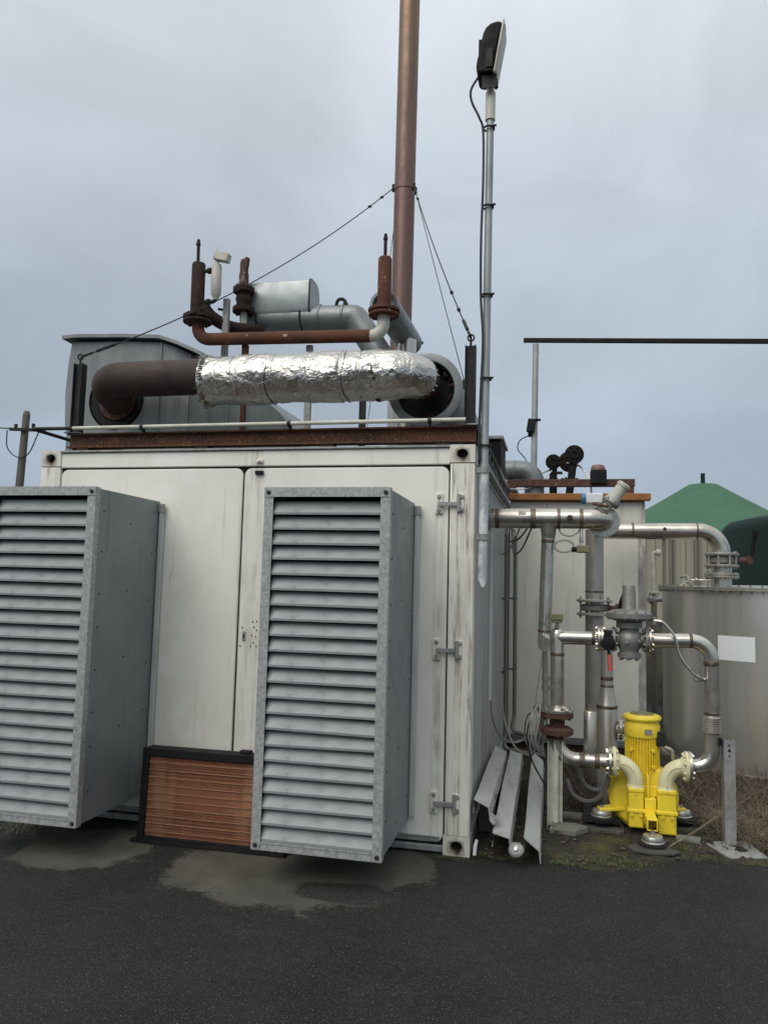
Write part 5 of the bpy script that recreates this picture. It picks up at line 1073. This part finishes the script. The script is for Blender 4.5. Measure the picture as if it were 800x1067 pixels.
# slabs and stones
def slab(x, y, pts, th, lb, rz=0, m_='concrete'):
    m = MB().prism([(x+a*math.cos(rz)-b_*math.sin(rz), y+a*math.sin(rz)+b_*math.cos(rz)) for a, b_ in pts], xy, gz(x, y)-.01, gz(x, y)+th)
    tag(obj('stone_slab', m, m_, None, bevel=.006), lb, 'slab', 'loose slabs around the pump')
slab(.60, .62, [(-.12, -.08), (.05, -.10), (.14, .02), (.06, .09), (-.10, .08)], .03, 'pale broken slab at the foot of the weathered channel post')
slab(1.13, .42, [(-.16, -.01), (-.13, -.07), (-.02, -.10), (.12, -.07), (.17, -.02), (.08, .05), (-.1, .06)], .012, 'dark slab under the front foot of the blower', 0, 'stone')
slab(1.37, .66, [(-.07, -.04), (.08, -.05), (.1, .03), (-.06, .05)], .025, 'pale slab between the blower and the galvanised post')
slab(.84, .80, [(-.15, -.12), (.14, -.1), (.15, .12), (-.14, .12)], .02, 'slab under the foot of the blower beside the inlet pipe', 0, 'stone')
slab(1.39, .97, [(-.14, -.12), (.14, -.1), (.15, .12), (-.14, .12)], .02, 'slab under the foot of the blower beside the outlet pipe', 0, 'stone')
slab(.60, .98, [(-.1, -.04), (.1, -.06), (.12, .05), (-.09, .06)], .03, 'small slab lying behind the weathered channel post')

# ------------------------------------------------------------------ stainless tank
TX, TY, TR = 2.71, 3.63, 1.1
tk = thing('stainless_tank', 'round stainless steel tank with bolted lid and white label', 'tank', (TX, TY, 0))
obj('shell', MB().lathe((TX, TY, .05), (0, 0, 1), [(TR, 0), (TR, 1.66)], 96, cap=False), 'tank_steel', tk)
obj('plinth', MB().lathe((TX, TY, -.05), (0, 0, 1), [(TR+.05, 0), (TR+.05, .085), (TR+.045, .09), (TR-.1, .092)], 96), 'concrete', tk)
obj('foot_ring', MB().lathe((TX, TY, .04), (0, 0, 1), [(TR+.002, 0), (TR+.03, .002), (TR+.03, .016), (TR+.002, .02)], 96, cap=False), 'stainless_dull', tk)
ld = obj('lid', MB().lathe((TX, TY, 1.70), (0, 0, 1), [(TR+.045, 0), (TR+.045, .014), (TR+.04, .016), (TR+.04, .018), (TR+.045, .019), (TR+.045, .032), (TR-.05, .036), (.4, .06), (.02, .062)], 96), 'stainless_dull', tk)
m = MB()
for k in range(72):
    a = 2*PI*k/72; x, y = TX+(TR+.026)*math.cos(a), TY+(TR+.026)*math.sin(a)
    m.cyl((x, y, 1.678), (x, y, 1.752), .008, n=6); m.cyl((x, y, 1.686), (x, y, 1.701), .014, n=6); m.cyl((x, y, 1.731), (x, y, 1.743), .014, n=6)
obj('lid_bolt', m, 'bolt_steel', ld)['kind'] = 'stuff'
m = MB(); a0, a1 = R(229), R(246.3); n = 8
vs = [(TX+(TR+.003)*math.cos(a0+(a1-a0)*i/n), TY+(TR+.003)*math.sin(a0+(a1-a0)*i/n), z) for z in (1.06, 1.285) for i in range(n+1)]
m.add(vs, [(i, i+1, n+1+i+1, n+1+i) for i in range(n)]); obj('white_label', m, 'label_white', tk, sharp=180)
lv = thing('lid_valve', 'small valve with thin spindle on the lid of the stainless tank', 'valve', (1.82, 3.1, 1.74))
obj('body', MB().lathe((1.75, 3.15, 1.73), (0, 0, 1), [(.05, 0), (.05, .02), (.03, .03), (.03, .09), (.05, .1), (.05, .12)], 16).flange((1.78, 3.15, 1.80), (1, 0, 0), .05, .015, 6, .04, .008), 'aged_white', lv)
obj('spindle', MB().cyl((1.79, 3.15, 1.80), (2.0, 3.1, 1.80), .008, n=8).cyl((1.86, 3.13, 1.795), (1.87, 3.13, 1.805), .03, n=10), 'bolt_steel', lv)
obj('grip', MB().b2((1.985, 3.08, 1.785), (2.08, 3.11, 1.815)), 'white_plastic', lv, bevel=.004)

# ------------------------------------------------------------------ far things
# big digester with green membrane roof and cream cladding
DX, DY, DR, DH = 9.35, 46.0, 6.6, 4.9
dg = thing('digester_tank', 'large round digester with green membrane cone roof and cream cladding', 'digester', (DX, DY, 0))
prof = [(DR+.15, 0), (DR+.12, .12)]
for k in range(1, 13):
    t = k/12; prof.append((DR*(1-t)+.85*t, .12+3.35*(t**1.07)))
prof += [(.5, 3.52), (.02, 3.54)]
obj('membrane_roof', MB().lathe((DX, DY, DH), (0, 0, 1), prof, 96), 'green_membrane', dg, sharp=60)
obj('roof_vent', MB().cyl((DX, DY, DH+3.5), (DX, DY, DH+4.2), .13, n=16), 'dark_green', dg)
npan = 76; wv = 2*PI*DR/npan
m = MB(); q = [(-wv/2, 0), (-.16, 0), (-.12, -.07), (.12, -.07), (.16, 0), (wv/2, 0)]
m.add([(x, y, 0) for x, y in q]+[(x, y, DH) for x, y in q], [(i, i+1, 6+i+1, 6+i) for i in range(5)]); pm = mesh_of('cladding_panel', m, 'cladding', 20)
for k in range(npan):
    a = 2*PI*k/npan; o = obj('cladding_panel', pm, None, dg, local=True)
    o.location = (DR*math.cos(a), DR*math.sin(a), 0); o.rotation_euler = (0, 0, a+PI/2)
for a in (-1.99, -1.80, -1.66): obj('downpipe', MB().cyl((DX+(DR+.2)*math.cos(a), DY+(DR+.2)*math.sin(a), 0), (DX+(DR+.2)*math.cos(a), DY+(DR+.2)*math.sin(a), DH), .12, n=10), 'cladding_dark', dg)
# dark green tank
GX, GY, GR = 9.75, 20.6, 4.2
gt = thing('dark_green_tank', 'dark green round tank at the right edge behind the stainless tank', 'tank', (GX, GY, 0))
obj('shell', MB().lathe((GX, GY, 0), (0, 0, 1), [(GR, 0), (GR, 3.55), (GR-.05, 3.72), (GR-.2, 3.85)], 96, cap=False), 'dark_green', gt, sharp=60)
obj('roof', MB().lathe((GX, GY, 3.85), (0, 0, 1), [(GR-.2, 0), (GR-.8, .15), (.1, .5)], 96), 'dark_green', gt, sharp=60)
# white drain pipe behind the cabin, left of the tank
vp = thing('vent_pipe', 'thin pale pipe with fittings left of the stainless tank', 'pipe', (1.62, 5.2, 0))
obj('pipe', MB().tube(fillet([(1.75, 5.2, 2.16), (1.69, 5.2, 2.16), (1.70, 5.2, 1.60)], .03), .024, 12), 'aged_white', vp)
obj('fitting', MB().lathe((1.75, 5.2, 2.16), (1, 0, 0), [(.04, -.02), (.04, .03)], 12).flange((1.70, 5.2, 1.66), (0, 0, 1), .06, .025, 6, .05, .01), 'aged_white', vp)
obj('cross_pipe', MB().cyl((1.62, 5.2, 1.58), (2.0, 5.2, 1.58), .035, n=12).flange((1.66, 5.2, 1.58), (1, 0, 0), .06, .025, 6, .05, .01), 'galvanised_dull', vp)
obj('stand', MB().cyl((1.70, 5.2, 0), (1.70, 5.2, 1.56), .035, n=12), 'cladding_dark', vp)

# tall thin post with the black crossbar
cbp = thing('crossbar_mast', 'thin grey mast carrying a long black horizontal bar to the right', 'mast', (.14, 8, 0))
obj('mast', MB().cyl((.10, 8, 0), (.148, 8, 5.80), .055, .05, 16), 'pole_steel', cbp)
obj('mast', MB().cyl((5.4, 8, 0), (5.4, 8, 5.58), .055, .05, 16), 'pole_steel', cbp)
obj('bar', MB().box((2.75, 8, 5.735), (5.62, .07, .066), Matrix.Rotation(R(2.9), 3, 'Y')), 'black', cbp)
pb = obj('sensor_box', MB().box((.085, 7.92, 4.38), (.13, .12, .22), Matrix.Rotation(R(8), 3, 'Y')).b2((.03, 7.93, 4.20), (.09, 7.99, 4.27)).b2((.12, 7.92, 4.46), (.24, 7.96, 4.50)), 'black', cbp, bevel=.01)
obj('box_cable', MB().tube(spline([(.05, 7.95, 4.22), (-.10, 7.95, 4.14), (-.13, 7.95, 3.98), (.02, 7.95, 3.76), (.06, 7.95, 3.3)], 8), .010, 6), 'cable_black', pb)

# utility pole at the left
up_ = thing('utility_pole', 'grey wooden utility pole with an overhead wire at the left', 'pole', (-15.5, 15, 0))
obj('pole', MB().cyl((-15.40, 15, 0), (-15.18, 15, 6.50), .14, .105, 16), 'wood_pole', up_)
obj('pole_cap', MB().cyl((-15.18, 15, 6.49), (-15.18, 15, 6.62), .11, .08, 16), 'wood_pole', up_)
obj('crossarm', MB().box((-15.0, 14.85, 6.02), (1.2, .08, .09), Matrix.Rotation(R(3), 3, 'Y')).cyl((-14.8, 14.85, 6.0), (-14.8, 14.85, 6.2), .05, n=8).cyl((-15.4, 14.85, 6.0), (-15.4, 14.85, 6.2), .05, n=8), 'dark_steel', up_)
obj('jumper_wire', MB().tube(spline([(-15.7, 14.85, 6.02), (-15.65, 14.85, 5.5), (-15.3, 14.85, 5.2), (-14.9, 14.85, 5.3), (-14.6, 14.85, 5.95)], 8), .018, 6), 'cable_black', up_)
tag(obj('overhead_wire', MB().tube(sag((-15.3, 14.85, 6.05), (-26, 13, 7.4), .25, 12), .02, 6), 'cable_black'), 'dark overhead wire running left from the utility pole', 'wire')

# ------------------------------------------------------------------ dry grass, stems, grit
def strands(n, area, hgt, wid, seed, flat=.0, curl=.5):
    r = random.Random(seed); m = MB()
    for _ in range(n):
        x, y = area(r); z = gz(x, y)-.005; a = r.uniform(0, 2*PI); h = hgt*r.uniform(.35, 1); w = wid*r.uniform(.6, 1.3); lean = r.uniform(.2, 1.0)+flat
        dx, dy = math.cos(a), math.sin(a); b_ = r.uniform(-curl, curl); sx, sy = -dy*w/2, dx*w/2; vs = []; N_ = 4
        for i in range(N_+1):
            t = i/N_; xx = x+dx*h*lean*t*t+b_*dy*h*.4*t*t; yy = y+dy*h*lean*t*t-b_*dx*h*.4*t*t; zz = z+h*(t*(1-.45*min(1, lean)*t)) if flat < 1 else z+h*.55*math.sin(t*2.6)
            ww = 1-.75*t
            vs += [(xx-sx*ww, yy-sy*ww, max(zz, .003)), (xx+sx*ww, yy+sy*ww, max(zz, .003))]
        m.add(vs, [(2*i, 2*i+1, 2*i+3, 2*i+2) for i in range(N_)])
    return m
def right_area(r):
    while True:
        x, y = r.uniform(1.5, 3.6), r.uniform(.42, 2.5)
        if fbm(x*3.2, y*3.2, 7) < r.uniform(-.5, .35) or (y > 1.3 and r.random() < .6): continue
        if y > .5+.12*math.sin(x*5)+(.25 if x < 1.9 else 0)*r.random() and (x-TX)**2+(y-TY)**2 > (TR+.06)**2: return x, y
stuff('dry_grass', strands(9500, right_area, .19, .0042, 3, .7), 'straw', 'matted dry grass and dead stalks at the right below the tank', 'dry grass', sharp=180)
def mid_area(r):
    while True:
        x, y = r.uniform(.6, 3.2), r.uniform(1.15, 2.9)
        if (x-TX)**2+(y-TY)**2 > (TR+.06)**2: return x, y
stuff('dead_stems', strands(2600, mid_area, .26, .006, 5, .2, .9), 'stem_brown', 'dark dead weed stems behind the blower', 'dead stems', sharp=180)
def moss_area(r):
    a, d_ = r.uniform(0, 2*PI), abs(r.gauss(0, 1)); c_ = r.choice([(.75, .12, .16, .06), (.98, .17, .10, .04), (.05, .05, .04, .03), (1.3, .5, .1, .06), (.55, .05, .08, .03), (.85, .08, .2, .02), (1.45, .42, .1, .04), (-.12, -.06, .08, .02)])
    return c_[0]+math.cos(a)*d_*c_[2], c_[1]+math.sin(a)*d_*c_[3]
stuff('moss_tufts', strands(2600, moss_area, .034, .0035, 8, .2), 'green_grass', 'small green moss and weed tufts at the asphalt edge', 'moss', sharp=180)
def left_area(r): return r.uniform(-3.9, -2.66), r.gauss(-.32, .09)
stuff('edge_grass', strands(900, left_area, .07, .004, 9, .2), 'green_grass', 'sparse grass at the left corner below the louvred hood', 'grass', sharp=180)
def soil_area(r):
    while True:
        x, y = r.uniform(.0, 2.2), r.uniform(.0, 2.2)
        if gz(x, y) > .004: return x, y
lm = MB(); lr = random.Random(21)
for _ in range(900):
    x, y = (right_area(lr) if lr.random() < .5 else soil_area(lr)); z = gz(x, y)+lr.uniform(.004, .03); q = Matrix.Rotation(lr.uniform(0, 6.3), 3, 'Z') @ Matrix.Rotation(lr.uniform(-.7, .7), 3, 'X'); L_ = lr.uniform(.008, .022)
    lm.add([V((x, y, z))+q @ V(p_) for p_ in ((-L_, 0, 0), (-.2*L_, -.5*L_, .2*L_), (L_, 0, 0), (-.2*L_, .5*L_, .15*L_))], [(0, 1, 2), (0, 2, 3)])
stuff('leaf_litter', lm, 'stem_brown', 'small brown dead leaves on the soil and grass around the blower', 'leaf litter', sharp=20)
# long loose straws leaning across
for i, (p0, p1, p2) in enumerate((((1.18, .40, .02), (1.45, .55, .16), (1.80, .78, .32)), ((1.25, .52, .03), (1.42, .62, .10), (1.64, .62, .30)))):
    tag(obj('dry_stalk', MB().tube(spline([p0, p1, p2], 8), .0022, 5), 'straw'), ('long dry stalk leaning across the galvanised post foot', 'shorter dry stalk between blower foot and post')[i], 'stalk')
# gravel on the soil and grit on the asphalt
def stones(n, area, smin, smax, seed):
    r = random.Random(seed); m = MB()
    ico = [(0, 0, 1), (.9, 0, .3), (.28, .85, .3), (-.72, .53, .3), (-.72, -.53, .3), (.28, -.85, .3), (0, 0, -.6)]
    fs = [(0, 1, 2), (0, 2, 3), (0, 3, 4), (0, 4, 5), (0, 5, 1), (6, 2, 1), (6, 3, 2), (6, 4, 3), (6, 5, 4), (6, 1, 5)]
    for _ in range(n):
        x, y = area(r); s_ = smin+(smax-smin)*r.random()**4; a = r.uniform(0, 6.3); e1, e2 = r.uniform(.7, 1.3), r.uniform(.4, .8)
        m.add([(x+s_*e1*(q[0]*math.cos(a)-q[1]*math.sin(a)), y+s_*(q[0]*math.sin(a)+q[1]*math.cos(a)), gz(x, y)+s_*e2*q[2]*r.uniform(.8, 1.2)) for q in ico], fs)
    return m
stuff('gravel', stones(2400, soil_area, .003, .020, 11), 'stone', 'loose gravel and rubble on the soil around the blower', 'gravel', sharp=20)
def yard_area(r):
    t = r.random()
    return (r.uniform(-4, 3.5), -.1-4.2*t) if r.random() > .35 else (r.uniform(-3, 2.5), r.gauss(-.25, .3))
stuff('grit', stones(1500, yard_area, .0025, .008, 12), 'stone', 'tiny pale grit scattered over the asphalt', 'grit', sharp=20)
